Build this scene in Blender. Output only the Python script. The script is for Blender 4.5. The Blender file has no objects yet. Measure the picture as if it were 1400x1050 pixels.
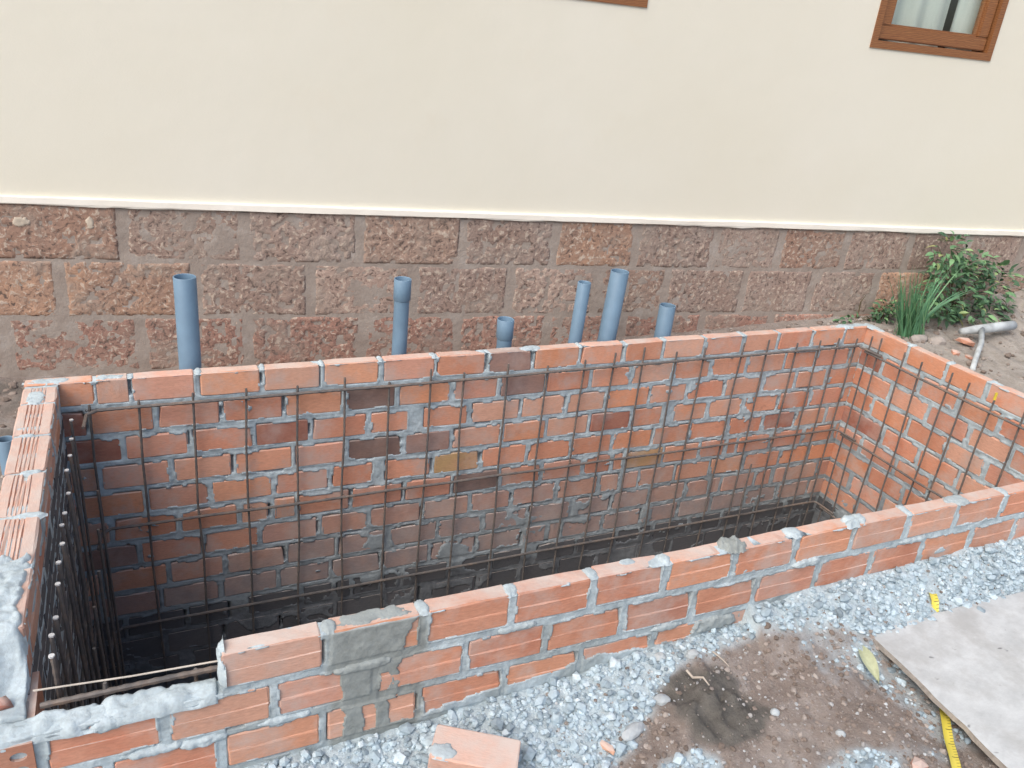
import bpy, bmesh, math, random
import numpy as np
from mathutils import Vector, Matrix, Euler

random.seed(7)
rng = np.random.default_rng(11)
S = bpy.context.scene
COL = S.collection

# ------------------------------------------------------------------ camera
FPX, CAM = 1112.6, Vector((0.3693, -1.2170, 1.0821))
YAW, PITCH, ROLL = 0.46002, 0.41105, 0.10770
cam_d = bpy.data.cameras.new('camera')
cam = bpy.data.objects.new('camera', cam_d)
COL.objects.link(cam)
cam_d.sensor_fit = 'HORIZONTAL'
cam_d.sensor_width = 36.0
cam_d.lens = 36.0 * FPX / 1400.0
cam_d.clip_start, cam_d.clip_end = 0.02, 500.0
d = Vector((math.sin(YAW) * math.cos(PITCH), math.cos(YAW) * math.cos(PITCH), -math.sin(PITCH)))
rt = d.cross(Vector((0, 0, 1))).normalized()
up = rt.cross(d)
r2 = rt * math.cos(ROLL) + up * math.sin(ROLL)
u2 = -rt * math.sin(ROLL) + up * math.cos(ROLL)
cam.matrix_world = Matrix(((r2.x, u2.x, -d.x, CAM.x), (r2.y, u2.y, -d.y, CAM.y), (r2.z, u2.z, -d.z, CAM.z), (0, 0, 0, 1)))
S.camera = cam

# ------------------------------------------------------------------ sky, sun, exposure
SUN_EL, SUN_AZ = math.radians(50), math.radians(238)      # azimuth clockwise from +Y
world = bpy.data.worlds.new('World')
S.world = world
world.use_nodes = True
wn = world.node_tree
bg = wn.nodes['Background']
sky = wn.nodes.new('ShaderNodeTexSky')
sky.sky_type = 'NISHITA'
sky.sun_disc = False
sky.sun_elevation = SUN_EL
sky.sun_rotation = SUN_AZ
sky.air_density, sky.dust_density, sky.ozone_density = 1.0, 4.0, 0.8
wn.links.new(sky.outputs[0], bg.inputs[0])
bg.inputs[1].default_value = 0.12
sl = bpy.data.lights.new('sun', 'SUN')
sl.energy, sl.angle, sl.color = 1.0, math.radians(50), (1.0, 0.965, 0.92)
so = bpy.data.objects.new('sun', sl)
COL.objects.link(so)
sd = Vector((math.sin(SUN_AZ) * math.cos(SUN_EL), math.cos(SUN_AZ) * math.cos(SUN_EL), math.sin(SUN_EL)))
so.rotation_euler = sd.to_track_quat('Z', 'Y').to_euler()
so.location = sd * 20
S.view_settings.view_transform = 'Standard'
S.view_settings.look = 'None'
S.view_settings.gamma = 1.0
S.view_settings.use_curve_mapping = False
S.view_settings.exposure = 0.76

# ------------------------------------------------------------------ measures (metres, tank wall top = 0)
P = 0.195                    # brick + joint
CH = 0.0994                  # course
BL, BT, BH = 0.1765, 0.043, 0.0790
W, L, XL = 1.278, 3.3706, 0.130
FLOOR_Z = -1.28
HX0, HY0, HTH = 0.0, 1.88, -math.atan(0.12)

# ------------------------------------------------------------------ numeric noise
def _h(ix, iy, iz, seed):
    n = (ix.astype(np.int64) * 374761393 + iy.astype(np.int64) * 668265263 + iz.astype(np.int64) * 2147483647 + seed * 974634777) & 0xFFFFFFFF
    n = ((n ^ (n >> 13)) * 1274126177) & 0xFFFFFFFF
    n = ((n ^ (n >> 16)) * 2246822519) & 0xFFFFFFFF
    return ((n ^ (n >> 15)) & 0xFFFFFF) / float(0xFFFFFF)

def vn(x, y, z=None, seed=0):
    x = np.asarray(x, float); y = np.asarray(y, float)
    z = np.zeros_like(x) if z is None else np.asarray(z, float)
    ix, iy, iz = np.floor(x), np.floor(y), np.floor(z)
    fx, fy, fz = x - ix, y - iy, z - iz
    fx, fy, fz = [t * t * (3 - 2 * t) for t in (fx, fy, fz)]
    out = 0
    for dx in (0, 1):
        for dy in (0, 1):
            for dz in (0, 1):
                w = (fx if dx else 1 - fx) * (fy if dy else 1 - fy) * (fz if dz else 1 - fz)
                out = out + w * _h(ix + dx, iy + dy, iz + dz, seed)
    return out * 2 - 1

def fbm(x, y, z=None, seed=0, o=3):
    a, t, s = 1.0, 0, 0
    for i in range(o):
        t = t + a * vn(np.asarray(x) * 2 ** i, np.asarray(y) * 2 ** i, None if z is None else np.asarray(z) * 2 ** i, seed + i * 17)
        s += a; a *= 0.5
    return t / s

def sstep(a, b, x):
    t = np.clip((x - a) / (b - a), 0, 1)
    return t * t * (3 - 2 * t)

# ------------------------------------------------------------------ material helpers
def new_mat(name):
    m = bpy.data.materials.new(name)
    m.use_nodes = True
    nt = m.node_tree
    return m, nt, nt.nodes['Principled BSDF']

def N(nt, typ, **kw):
    n = nt.nodes.new(typ)
    for k, v in kw.items():
        if k == 'ins':
            for kk, vv in v.items(): n.inputs[kk].default_value = vv
        else:
            setattr(n, k, v)
    return n

def ramp(nt, fac, stops, interp='LINEAR'):
    r = nt.nodes.new('ShaderNodeValToRGB')
    r.color_ramp.interpolation = interp
    e = r.color_ramp.elements
    while len(e) < len(stops): e.new(0.5)
    for el, (p, c) in zip(e, stops):
        el.position = p
        el.color = (c, c, c, 1) if isinstance(c, (int, float)) else (*c, 1)
    nt.links.new(fac, r.inputs[0])
    return r.outputs[0]

def noise(nt, vec, scale, detail=4, rough=0.55):
    n = N(nt, 'ShaderNodeTexNoise', ins={'Scale': scale, 'Detail': detail, 'Roughness': rough})
    if vec is not None: nt.links.new(vec, n.inputs['Vector'])
    return n.outputs['Fac']

def mix(nt, fac, a, b, typ='MIX'):
    n = N(nt, 'ShaderNodeMix', data_type='RGBA', blend_type=typ)
    for i, v in ((0, fac), (6, a), (7, b)):
        if isinstance(v, bpy.types.NodeSocket): nt.links.new(v, n.inputs[i])
        elif isinstance(v, (int, float)): n.inputs[i].default_value = v
        else: n.inputs[i].default_value = (*v, 1)
    return n.outputs[2]

def bump(nt, b, height, strength=0.4, dist=0.004, prev=None):
    n = N(nt, 'ShaderNodeBump', ins={'Strength': strength, 'Distance': dist})
    nt.links.new(height, n.inputs['Height'])
    if prev is not None: nt.links.new(prev, n.inputs['Normal'])
    nt.links.new(n.outputs[0], b.inputs['Normal'])
    return n.outputs[0]

def objvec(nt, rnd=True):
    """object coordinates, shifted per object so that shared meshes do not repeat"""
    tc = N(nt, 'ShaderNodeTexCoord')
    if not rnd: return tc.outputs['Object']
    oi = N(nt, 'ShaderNodeObjectInfo')
    mu = N(nt, 'ShaderNodeMath', operation='MULTIPLY', ins={1: 53.0})
    nt.links.new(oi.outputs['Random'], mu.inputs[0])
    va = N(nt, 'ShaderNodeVectorMath', operation='ADD')
    nt.links.new(tc.outputs['Object'], va.inputs[0])
    nt.links.new(mu.outputs[0], va.inputs[1])
    return va.outputs[0]

def geopos(nt):
    return N(nt, 'ShaderNodeNewGeometry').outputs['Position']

def stretched(nt, vec, sx, sy, sz):
    m = N(nt, 'ShaderNodeMapping')
    m.inputs['Scale'].default_value = (sx, sy, sz)
    nt.links.new(vec, m.inputs['Vector'])
    return m.outputs[0]

MAT = {}
# brick: the object's own colour, mottled, with pale mortar film
def brick_mat(name, island=False):
    m, nt, b = new_mat(name)
    v = objvec(nt)
    oi = N(nt, 'ShaderNodeObjectInfo')
    base = oi.outputs['Color']
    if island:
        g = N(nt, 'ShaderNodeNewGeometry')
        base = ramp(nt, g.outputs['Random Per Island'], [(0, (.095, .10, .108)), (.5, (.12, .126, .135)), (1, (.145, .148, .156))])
    # blotches belong to the clean orange clay; slurried and damp bricks stay plain grey
    sr = N(nt, 'ShaderNodeSeparateColor'); nt.links.new(base, sr.inputs[0])
    clean = ramp(nt, sr.outputs[0], [(.13, .04), (.46, 1.0)])
    def amt(f): return mix(nt, 1.0, f, clean, 'MULTIPLY')
    blot = noise(nt, v, 14, 4, 0.6)
    c = mix(nt, amt(ramp(nt, blot, [(.35, 0.0), (.7, 0.55)])), base, (.63, .34, .235))
    fine = noise(nt, stretched(nt, v, 20, 90, 90), 3.0, 5, 0.7)
    c = mix(nt, 0.55, c, ramp(nt, fine, [(.3, .76), (.7, 1.24)]), 'MULTIPLY')
    dark = noise(nt, v, 22, 3, 0.6)
    c = mix(nt, amt(ramp(nt, dark, [(.64, 0.0), (.80, 0.45)])), c, (.33, .16, .11))
    film = noise(nt, v, 9, 5, 0.65)
    c = mix(nt, amt(ramp(nt, film, [(.47, 0.0), (.68, 0.62)])), c, (.52, .44, .40))
    # settled dust and mortar slurry on whatever faces up
    ge = N(nt, 'ShaderNodeNewGeometry')
    sx = N(nt, 'ShaderNodeSeparateXYZ'); nt.links.new(ge.outputs['True Normal'], sx.inputs[0])
    upm = ramp(nt, sx.outputs[2], [(.55, 0.0), (.9, 1.0)])
    dm = mix(nt, 1.0, upm, ramp(nt, noise(nt, v, 13, 5, .65), [(.3, .12), (.65, .85)]), 'MULTIPLY')
    c = mix(nt, dm, c, (.56, .50, .455))
    nt.links.new(c, b.inputs['Base Color'])
    b.inputs['Roughness'].default_value = 0.88
    b.inputs['Specular IOR Level'].default_value = 0.25
    h = noise(nt, stretched(nt, v, 30, 160, 160), 2.0, 5, 0.7)
    bp = bump(nt, b, h, 0.35, 0.003)
    bump(nt, b, noise(nt, v, 60, 4, .6), 0.3, 0.003, bp)
    return m
MAT['brick'] = brick_mat('fired_clay')
MAT['brick_s'] = brick_mat('fired_clay_courses', True)

# mortar: pale grey with a bluish cast, "wet" vertex mask for fresh grey-green patches
m, nt, b = new_mat('mortar')
v = geopos(nt)
at = N(nt, 'ShaderNodeAttribute', attribute_name='wet')
c = ramp(nt, noise(nt, v, 16, 6, .65), [(.25, (.32, .385, .415)), (.5, (.445, .53, .565)), (.75, (.55, .64, .68))])
c = mix(nt, ramp(nt, noise(nt, v, 120, 3, .6), [(.35, .35), (.6, 0.0)]), c, (.29, .32, .33))
c = mix(nt, at.outputs['Fac'], c, ramp(nt, noise(nt, v, 30, 5, .6), [(.3, (.20, .215, .20)), (.7, (.30, .325, .31))]))
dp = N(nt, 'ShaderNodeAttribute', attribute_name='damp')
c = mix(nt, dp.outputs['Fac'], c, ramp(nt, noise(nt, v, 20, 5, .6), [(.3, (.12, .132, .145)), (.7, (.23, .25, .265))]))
nt.links.new(c, b.inputs['Base Color'])
b.inputs['Roughness'].default_value = 0.92
bp = bump(nt, b, noise(nt, v, 90, 5, .7), .55, .004)
bump(nt, b, noise(nt, v, 380, 3, .6), .3, .0015, bp)
MAT['mortar'] = m

# cream plaster
m, nt, b = new_mat('cream_plaster')
v = geopos(nt)
c = ramp(nt, noise(nt, v, 1.1, 5, .6), [(.3, (.735, .71, .595)), (.7, (.765, .745, .645))])
c = mix(nt, ramp(nt, noise(nt, v, 3.5, 6, .65), [(.62, 0), (.8, .25)]), c, (.72, .65, .51))
nt.links.new(c, b.inputs['Base Color'])
b.inputs['Roughness'].default_value = 0.85
bp = bump(nt, b, noise(nt, v, 7, 4, .6), .15, .012)
bump(nt, b, noise(nt, v, 160, 4, .6), .25, .0015, bp)
MAT['plaster'] = m
m, nt, b = new_mat('off_white_trim')
v = geopos(nt)
c = ramp(nt, noise(nt, v, 8, 5, .6), [(.3, (.78, .74, .65)), (.7, (.84, .81, .73))])
nt.links.new(c, b.inputs['Base Color'])
b.inputs['Roughness'].default_value = 0.8
bump(nt, b, noise(nt, v, 40, 4, .6), .3, .004)
MAT['trim'] = m

# laterite blocks
m, nt, b = new_mat('laterite')
v = objvec(nt)
oi = N(nt, 'ShaderNodeObjectInfo')
c = mix(nt, ramp(nt, noise(nt, v, 7, 5, .6), [(.35, 0.), (.65, .8)]), oi.outputs['Color'], (.28, .19, .15))
vo = N(nt, 'ShaderNodeTexVoronoi', feature='F1', ins={'Scale': 60.0, 'Randomness': 1.0})
wv = N(nt, 'ShaderNodeVectorMath', operation='ADD')
nz = N(nt, 'ShaderNodeTexNoise', ins={'Scale': 25.0, 'Detail': 3.0})
nt.links.new(v, nz.inputs['Vector'])
sc_ = N(nt, 'ShaderNodeVectorMath', operation='SCALE', ins={'Scale': 0.05})
nt.links.new(nz.outputs['Color'], sc_.inputs[0])
nt.links.new(v, wv.inputs[0]); nt.links.new(sc_.outputs[0], wv.inputs[1])
nt.links.new(wv.outputs[0], vo.inputs['Vector'])
spk = noise(nt, wv.outputs[0], 62, 4, .60)
c = mix(nt, ramp(nt, spk, [(.565, 0.), (.62, .8)]), c, (.56, .47, .38))
c = mix(nt, ramp(nt, spk, [(.36, .9), (.44, 0.)]), c, (.115, .085, .07))
c = mix(nt, ramp(nt, noise(nt, v, 5, 6, .7), [(.50, 0.), (.66, .7)]), c, (.33, .275, .23))
nt.links.new(c, b.inputs['Base Color'])
b.inputs['Roughness'].default_value = 0.95
bp = bump(nt, b, spk, .7, .007)
bump(nt, b, vo.outputs['Distance'], .2, .006, bp)
MAT['laterite'] = m
m, nt, b = new_mat('plinth_mortar')
v = geopos(nt)
c = ramp(nt, noise(nt, v, 12, 6, .7), [(.3, (.28, .23, .195)), (.55, (.345, .295, .255)), (.75, (.43, .39, .355))])
nt.links.new(c, b.inputs['Base Color'])
b.inputs['Roughness'].default_value = .95
bump(nt, b, noise(nt, v, 60, 5, .7), .6, .006)
MAT['plinth_mortar'] = m

# ground: red-brown soil, pale gravel dust (R), wet mud (G), greyish clay (B)
m, nt, b = new_mat('soil')
v = geopos(nt)
at = N(nt, 'ShaderNodeVertexColor', layer_name='cover')
sp = N(nt, 'ShaderNodeSeparateColor')
nt.links.new(at.outputs['Color'], sp.inputs[0])
c = ramp(nt, noise(nt, v, 9, 7, .7), [(.25, (.15, .12, .10)), (.45, (.23, .19, .163)), (.6, (.285, .25, .225)), (.78, (.38, .365, .35))])
c = mix(nt, sp.outputs[2], c, ramp(nt, noise(nt, v, 14, 7, .7), [(.3, (.24, .215, .185)), (.7, (.39, .36, .325))]))
c = mix(nt, sp.outputs[0], c, ramp(nt, noise(nt, v, 55, 6, .7), [(.25, (.27, .325, .355)), (.55, (.46, .55, .59)), (.8, (.56, .65, .69))]))
c = mix(nt, ramp(nt, noise(nt, v, 130, 3, .6), [(.60, 0.), (.72, .5)]), c, (.45, .45, .44))
c = mix(nt, sp.outputs[1], c, ramp(nt, noise(nt, v, 30, 6, .7), [(.3, (.065, .062, .055)), (.7, (.14, .133, .118))]))
nt.links.new(c, b.inputs['Base Color'])
b.inputs['Roughness'].default_value = .95
bp = bump(nt, b, noise(nt, v, 70, 6, .7), .7, .01)
bump(nt, b, noise(nt, v, 260, 4, .65), .5, .003, bp)
MAT['soil'] = m

def island_mat(name, stops, rough=.9, sub=.25, nscale=80, spec=.3):
    m, nt, b = new_mat(name)
    g = N(nt, 'ShaderNodeNewGeometry')
    c = ramp(nt, g.outputs['Random Per Island'], stops)
    c = mix(nt, .6, c, ramp(nt, noise(nt, g.outputs['Position'], nscale, 4, .6), [(.3, 1 - sub), (.7, 1 + sub)]), 'MULTIPLY')
    nt.links.new(c, b.inputs['Base Color'])
    b.inputs['Roughness'].default_value = rough
    b.inputs['Specular IOR Level'].default_value = spec
    bump(nt, b, noise(nt, g.outputs['Position'], nscale * 2.2, 4, .6), .3, .002)
    return m
MAT['gravel'] = island_mat('crushed_stone', [(0, (.21, .265, .30)), (.35, (.36, .455, .51)), (.85, (.46, .565, .62)), (1, (.55, .64, .685))])
MAT['pebble'] = island_mat('loose_pebble', [(0, (.17, .14, .12)), (.5, (.27, .245, .225)), (.85, (.38, .385, .385)), (1, (.52, .55, .56))])
MAT['clod'] = island_mat('soil_clod', [(0, (.15, .12, .10)), (.6, (.25, .205, .175)), (1, (.36, .325, .295))], nscale=45)
MAT['rock'] = island_mat('grey_stone', [(0, (.29, .325, .335)), (1, (.42, .46, .475))], nscale=50)
MAT['leaf'] = island_mat('shrub_leaf', [(0, (.05, .10, .06)), (.45, (.095, .19, .10)), (.8, (.15, .29, .14)), (.93, (.22, .38, .17)), (1, (.36, .36, .15))], rough=.55, nscale=40)
MAT['blade'] = island_mat('grass_blade', [(0, (.07, .18, .10)), (.6, (.115, .28, .145)), (1, (.20, .37, .18))], rough=.5, nscale=30)
MAT['stem'] = island_mat('plant_stem', [(0, (.09, .07, .04)), (1, (.12, .10, .06))])
MAT['twig'] = island_mat('dry_twig', [(0, (.46, .40, .33)), (1, (.5, .45, .38))])
MAT['dryleaf'] = island_mat('faded_leaf', [(0, (.40, .44, .28)), (1, (.46, .49, .33))], rough=.6, nscale=60)

# rusty grey reinforcing steel
m, nt, b = new_mat('rebar_steel')
v = objvec(nt)
c = ramp(nt, noise(nt, v, 18, 5, .65), [(.3, (.115, .11, .108)), (.5, (.165, .15, .14)), (.74, (.26, .195, .15))])
nt.links.new(c, b.inputs['Base Color'])
b.inputs['Metallic'].default_value = .25
b.inputs['Roughness'].default_value = .68
MAT['rebar'] = m
def plain(name, col, rough=.6, metal=0., var=.15, scale=30, bmp=.15):
    m, nt, b = new_mat(name)
    v = objvec(nt)
    c = mix(nt, ramp(nt, noise(nt, v, scale, 5, .6), [(.3, 0.), (.7, 1.)]), tuple(x * (1 - var) for x in col), tuple(min(1, x * (1 + var)) for x in col))
    nt.links.new(c, b.inputs['Base Color'])
    b.inputs['Roughness'].default_value = rough
    b.inputs['Metallic'].default_value = metal
    bump(nt, b, noise(nt, v, scale * 4, 4, .6), bmp, .001)
    return m
MAT['cut'] = plain('cut_steel_end', (.62, .63, .63), .45, .2)
MAT['string'] = plain('mason_line', (.50, .46, .40), .8)
MAT['yellow'] = plain('yellow_paint', (.62, .50, .05), .6)
MAT['pipe'] = plain('blue_grey_pvc', (.155, .25, .345), .5, 0, .12, 9, .08)
MAT['pipe_in'] = plain('pvc_bore', (.07, .13, .20), .6)
MAT['tee'] = plain('pale_grey_plastic', (.42, .455, .465), .8, 0, .35, 14, .4)
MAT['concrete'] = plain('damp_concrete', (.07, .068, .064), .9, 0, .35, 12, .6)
MAT['slabcore'] = plain('wall_core_mortar', (.33, .34, .34), .95, 0, .2, 15, .5)

# varnished timber
m, nt, b = new_mat('varnished_timber')
v = objvec(nt, False)
w = N(nt, 'ShaderNodeTexWave', wave_type='BANDS', bands_direction='Z', ins={'Scale': 9.0, 'Distortion': 7.0, 'Detail': 3.0, 'Detail Scale': 1.5})
nt.links.new(stretched(nt, v, 1.2, 6, 6), w.inputs['Vector'])
c = ramp(nt, w.outputs['Fac'], [(0, (.19, .075, .03)), (.5, (.25, .105, .04)), (1, (.32, .145, .055))])
nt.links.new(c, b.inputs['Base Color'])
b.inputs['Roughness'].default_value = .42
MAT['timber'] = m
m, nt, b = new_mat('curtain_cloth')
v = objvec(nt, False)
c = ramp(nt, noise(nt, stretched(nt, v, 10, 10, 1), 3, 3), [(.3, (.70, .74, .70)), (.7, (.80, .82, .77))])
nt.links.new(c, b.inputs['Base Color'])
b.inputs['Roughness'].default_value = .9
MAT['curtain'] = m
m, nt, b = new_mat('window_glass')
nt.nodes.remove(b)
out = nt.nodes['Material Output']
tr = N(nt, 'ShaderNodeBsdfTransparent'); gl = N(nt, 'ShaderNodeBsdfGlossy', ins={'Roughness': .02})
tr.inputs[0].default_value = (.93, .96, .95, 1)
lwt = N(nt, 'ShaderNodeLayerWeight')
lw = N(nt, 'ShaderNodeMath', operation='MULTIPLY_ADD', ins={1: .22, 2: .03})
nt.links.new(lwt.outputs['Facing'], lw.inputs[0])
ms = N(nt, 'ShaderNodeMixShader')
nt.links.new(lw.outputs[0], ms.inputs[0]); nt.links.new(tr.outputs[0], ms.inputs[1]); nt.links.new(gl.outputs[0], ms.inputs[2])
nt.links.new(ms.outputs[0], out.inputs[0])
MAT['glass'] = m
MAT['splash'] = plain('dried_plaster', (.52, .45, .36), .9, 0, .2, 40, .4)
MAT['room'] = plain('dim_room_wall', (.20, .19, .17), .9)

# worn pale shuttering board
m, nt, b = new_mat('shutter_board')
v = objvec(nt, False)
c = ramp(nt, noise(nt, stretched(nt, v, 3, 4, 3), 4, 7, .7), [(.3, (.40, .42, .42)), (.55, (.515, .54, .54)), (.75, (.60, .63, .63))])
c = mix(nt, ramp(nt, noise(nt, v, 5, 7, .7), [(.48, 0.), (.64, .6)]), c, (.35, .35, .335))
c = mix(nt, ramp(nt, noise(nt, stretched(nt, v, 1, 1.6, 1), 13, 3, .6), [(.66, 0.), (.71, .8)]), c, (.13, .135, .14))
nt.links.new(c, b.inputs['Base Color'])
b.inputs['Roughness'].default_value = .8
bump(nt, b, noise(nt, stretched(nt, v, 14, 22, 14), 6, 6, .7), .35, .002)
MAT['board'] = m
MAT['board_edge'] = plain('board_edge_ply', (.36, .325, .285), .9, 0, .3, 60, .5)
# tape blade with tick marks
m, nt, b = new_mat('tape_blade')
v = N(nt, 'ShaderNodeUVMap', uv_map='tape').outputs[0]
sx = N(nt, 'ShaderNodeSeparateXYZ'); nt.links.new(v, sx.inputs[0])
def ticks(period, duty, vmax):
    a = N(nt, 'ShaderNodeMath', operation='DIVIDE', ins={1: period}); nt.links.new(sx.outputs[0], a.inputs[0])
    f = N(nt, 'ShaderNodeMath', operation='FRACT'); nt.links.new(a.outputs[0], f.inputs[0])
    l = N(nt, 'ShaderNodeMath', operation='LESS_THAN', ins={1: duty}); nt.links.new(f.outputs[0], l.inputs[0])
    k = N(nt, 'ShaderNodeMath', operation='LESS_THAN', ins={1: vmax}); nt.links.new(sx.outputs[1], k.inputs[0])
    p = N(nt, 'ShaderNodeMath', operation='MULTIPLY'); nt.links.new(l.outputs[0], p.inputs[0]); nt.links.new(k.outputs[0], p.inputs[1])
    return p.outputs[0]
c = mix(nt, ticks(.01, .16, .32), mix(nt, noise(nt, v, 40), (.62, .52, .06), (.72, .62, .12)), (.12, .10, .03))
c = mix(nt, ticks(.05, .05, .6), c, (.08, .07, .03))
nt.links.new(c, b.inputs['Base Color'])
b.inputs['Roughness'].default_value = .4
MAT['tape'] = m

# ------------------------------------------------------------------ object helpers
def link(o, parent=None):
    COL.objects.link(o)
    if parent is not None: o.parent = parent
    return o
def mesh_obj(name, verts, faces, mat, parent=None, smooth=False):
    me = bpy.data.meshes.new(name)
    me.from_pydata([tuple(v) for v in verts], [], [tuple(f) for f in faces])
    me.update()
    if smooth: me.polygons.foreach_set('use_smooth', [True] * len(me.polygons))
    mats = mat if isinstance(mat, (list, tuple)) else [mat]
    for x in mats: me.materials.append(MAT[x])
    o = bpy.data.objects.new(name, me)
    return link(o, parent)
def np_mesh(name, V, F, mat, smooth=True):
    me = bpy.data.meshes.new(name)
    V = np.asarray(V, np.float32); F = np.asarray(F, np.int32)
    me.vertices.add(len(V)); me.vertices.foreach_set('co', V.ravel())
    k = F.shape[1]
    me.loops.add(F.size); me.loops.foreach_set('vertex_index', F.ravel())
    me.polygons.add(len(F)); me.polygons.foreach_set('loop_start', np.arange(0, F.size, k, dtype=np.int32))
    me.polygons.foreach_set('use_smooth', np.full(len(F), smooth))
    me.update(calc_edges=True)
    me.materials.append(MAT[mat])
    return me
def empty(name, loc=(0, 0, 0), rz=0):
    o = bpy.data.objects.new(name, None)
    o.empty_display_size = .1
    o.location = loc; o.rotation_euler = (0, 0, rz)
    return link(o)
def tag(o, label=None, cat=None, group=None, kind=None):
    if label: o['label'] = label
    if cat: o['category'] = cat
    if group: o['group'] = group
    if kind: o['kind'] = kind
    return o
def box_vf(x0, x1, y0, y1, z0, z1):
    v = [(x, y, z) for x in (x0, x1) for y in (y0, y1) for z in (z0, z1)]
    f = [(0, 1, 3, 2), (4, 6, 7, 5), (0, 4, 5, 1), (2, 3, 7, 6), (0, 2, 6, 4), (1, 5, 7, 3)]
    return v, f
class MB:
    def __init__(s): s.v, s.f = [], []
    def add(s, v, f):
        n = len(s.v); s.v += [tuple(x) for x in v]; s.f += [tuple(i + n for i in q) for q in f]
    def box(s, *a): s.add(*box_vf(*a)); return s
    def build(s, name, mat, parent=None, smooth=False, bev=0):
        o = mesh_obj(name, s.v, s.f, mat, parent, smooth)
        if bev:
            bm = bmesh.new(); bm.from_mesh(o.data)
            bmesh.ops.bevel(bm, geom=bm.edges[:], offset=bev, segments=2, affect='EDGES')
            bm.to_mesh(o.data); bm.free()
        return o
def tube_vf(pts, radii, sides=8, cap=True):
    pts = [Vector(p) for p in pts]
    v, f = [], []
    ref = None
    for i, p in enumerate(pts):
        t = (pts[min(i + 1, len(pts) - 1)] - pts[max(i - 1, 0)]).normalized()
        if ref is None: ref = t.orthogonal().normalized()
        ref = (ref - t * ref.dot(t)).normalized()
        bi = t.cross(ref)
        r = radii[i] if hasattr(radii, '__len__') else radii
        for k in range(sides):
            a = 2 * math.pi * k / sides
            v.append(p + (ref * math.cos(a) + bi * math.sin(a)) * r)
    n = len(pts)
    for i in range(n - 1):
        for k in range(sides):
            a, b_ = i * sides + k, i * sides + (k + 1) % sides
            f.append((a, b_, b_ + sides, a + sides))
    if cap:
        f.append(tuple(range(sides - 1, -1, -1))); f.append(tuple((n - 1) * sides + k for k in range(sides)))
    return v, f

# ================================================================== GROUND
def lerp_pts(x, pts):
    return np.interp(x, [p[0] for p in pts], [p[1] for p in pts])
def ground_h(x, y):
    """height of the soil; front yard, strip by the house, mound on the right"""
    x = np.asarray(x, float); y = np.asarray(y, float)
    front = lerp_pts(x, [(-2, -.31), (.3, -.30), (.9, -.29), (1.1, -.275), (1.5, -.235), (1.9, -.212), (2.5, -.205), (3.2, -.19), (5, -.14)])
    away = np.clip(-y, 0, 2)
    front = front - .05 * sstep(0.0, .18, away) + .015 * sstep(.3, .9, away)
    front = front - .045 * sstep(1.75, 2.0, x) * sstep(.10, .24, away)
    back = lerp_pts(x, [(-2, -.25), (.2, -.225), (1.6, -.17), (2.6, -.085), (3.2, -.03), (3.6, -.015), (4.4, .03), (5, .07), (9, .05)])
    back = back + np.clip(.10 * sstep(3.6, 4.7, x) * sstep(.9, 1.35, y), 0, 1)
    side = np.where(x < 1.6, -.27, -.045)
    t = sstep(-.15, .35, y)
    mid = np.where(x < 1.7, lerp_pts(y, [(.2, -.30), (1.3, -.235)]), lerp_pts(y, [(.2, -.07), (1.3, -.025)]))
    t2 = sstep(.9, 1.4, y)
    h = front * (1 - t) + (mid * (1 - t2) + back * t2) * t
    far = sstep(6, 12, np.abs(x - 1.7)) + sstep(5, 10, -y)
    h = h * (1 - np.clip(far, 0, 1)) - .25 * np.clip(far, 0, 1)
    near = 1 - np.clip(far, 0, 1)
    h = h + near * (.010 * fbm(x * 5, y * 5, seed=3) + .006 * fbm(x * 22, y * 22, seed=9) + .003 * fbm(x * 70, y * 70, seed=5))
    # clumpy wet mud heap and clods
    mud = np.exp(-(((x - 1.47) / .10) ** 2 + ((y + .17) / .075) ** 2))
    h = h + mud * (.022 + .040 * fbm(x * 34, y * 34, seed=21))
    fr_ = (y < .02) * near
    h = h + fr_ * (.007 * fbm(x * 14 + 3, y * 14, seed=25) + .0045 * np.abs(fbm(x * 55, y * 55, seed=26)))
    clay = sstep(3.45, 3.7, x) * sstep(.2, .5, y)
    h = h + clay * .03 * fbm(x * 12, y * 12, seed=31) + clay * .012 * fbm(x * 40, y * 40, seed=33)
    return h
def cover(x, y):
    n = fbm(x * 9, y * 9, seed=41); n2 = fbm(x * 30, y * 30, seed=43)
    lim = lerp_pts(x, [(-1, -.30), (.7, -.30), (1.05, -.26), (1.25, -.20), (1.36, -.12), (1.5, -.055), (1.7, -.055), (1.9, -.10), (2.2, -.20), (2.6, -.2), (4, -.15)])
    g = sstep(-.03, .03, (y - lim) + .03 * n + .012 * n2) * (y < .3)
    p2 = np.exp(-(((x - 1.33) / .09) ** 2 + ((y + .30) / .06) ** 2)) + np.exp(-(((x - 1.68) / .16) ** 2 + ((y + .44) / .06) ** 2)) + .8 * np.exp(-(((x - 1.95) / .06) ** 2 + ((y + .2) / .12) ** 2))
    g = np.maximum(g, sstep(.25, .8, p2 + .35 * n + .2 * n2))
    g = np.maximum(g, (y < .2) * .55 * sstep(.05, .55, fbm(x * 6 + 4, y * 6, seed=48) + .35 * n2))
    wet = sstep(.35, .75, np.exp(-(((x - 1.46) / .105) ** 2 + ((y + .15) / .08) ** 2)) + np.exp(-(((x - 1.51) / .11) ** 2 + ((y + .24) / .06) ** 2)) + .35 * n + .2 * n2)
    wet = np.maximum(wet, .75 * sstep(.1, .6, n + .2) * (x < .25) * (y > .8))
    clay = sstep(2.9, 3.5, x) * sstep(.0, .4, y)
    return np.clip(g * (1 - wet), 0, 1), wet * .95, clay

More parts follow.
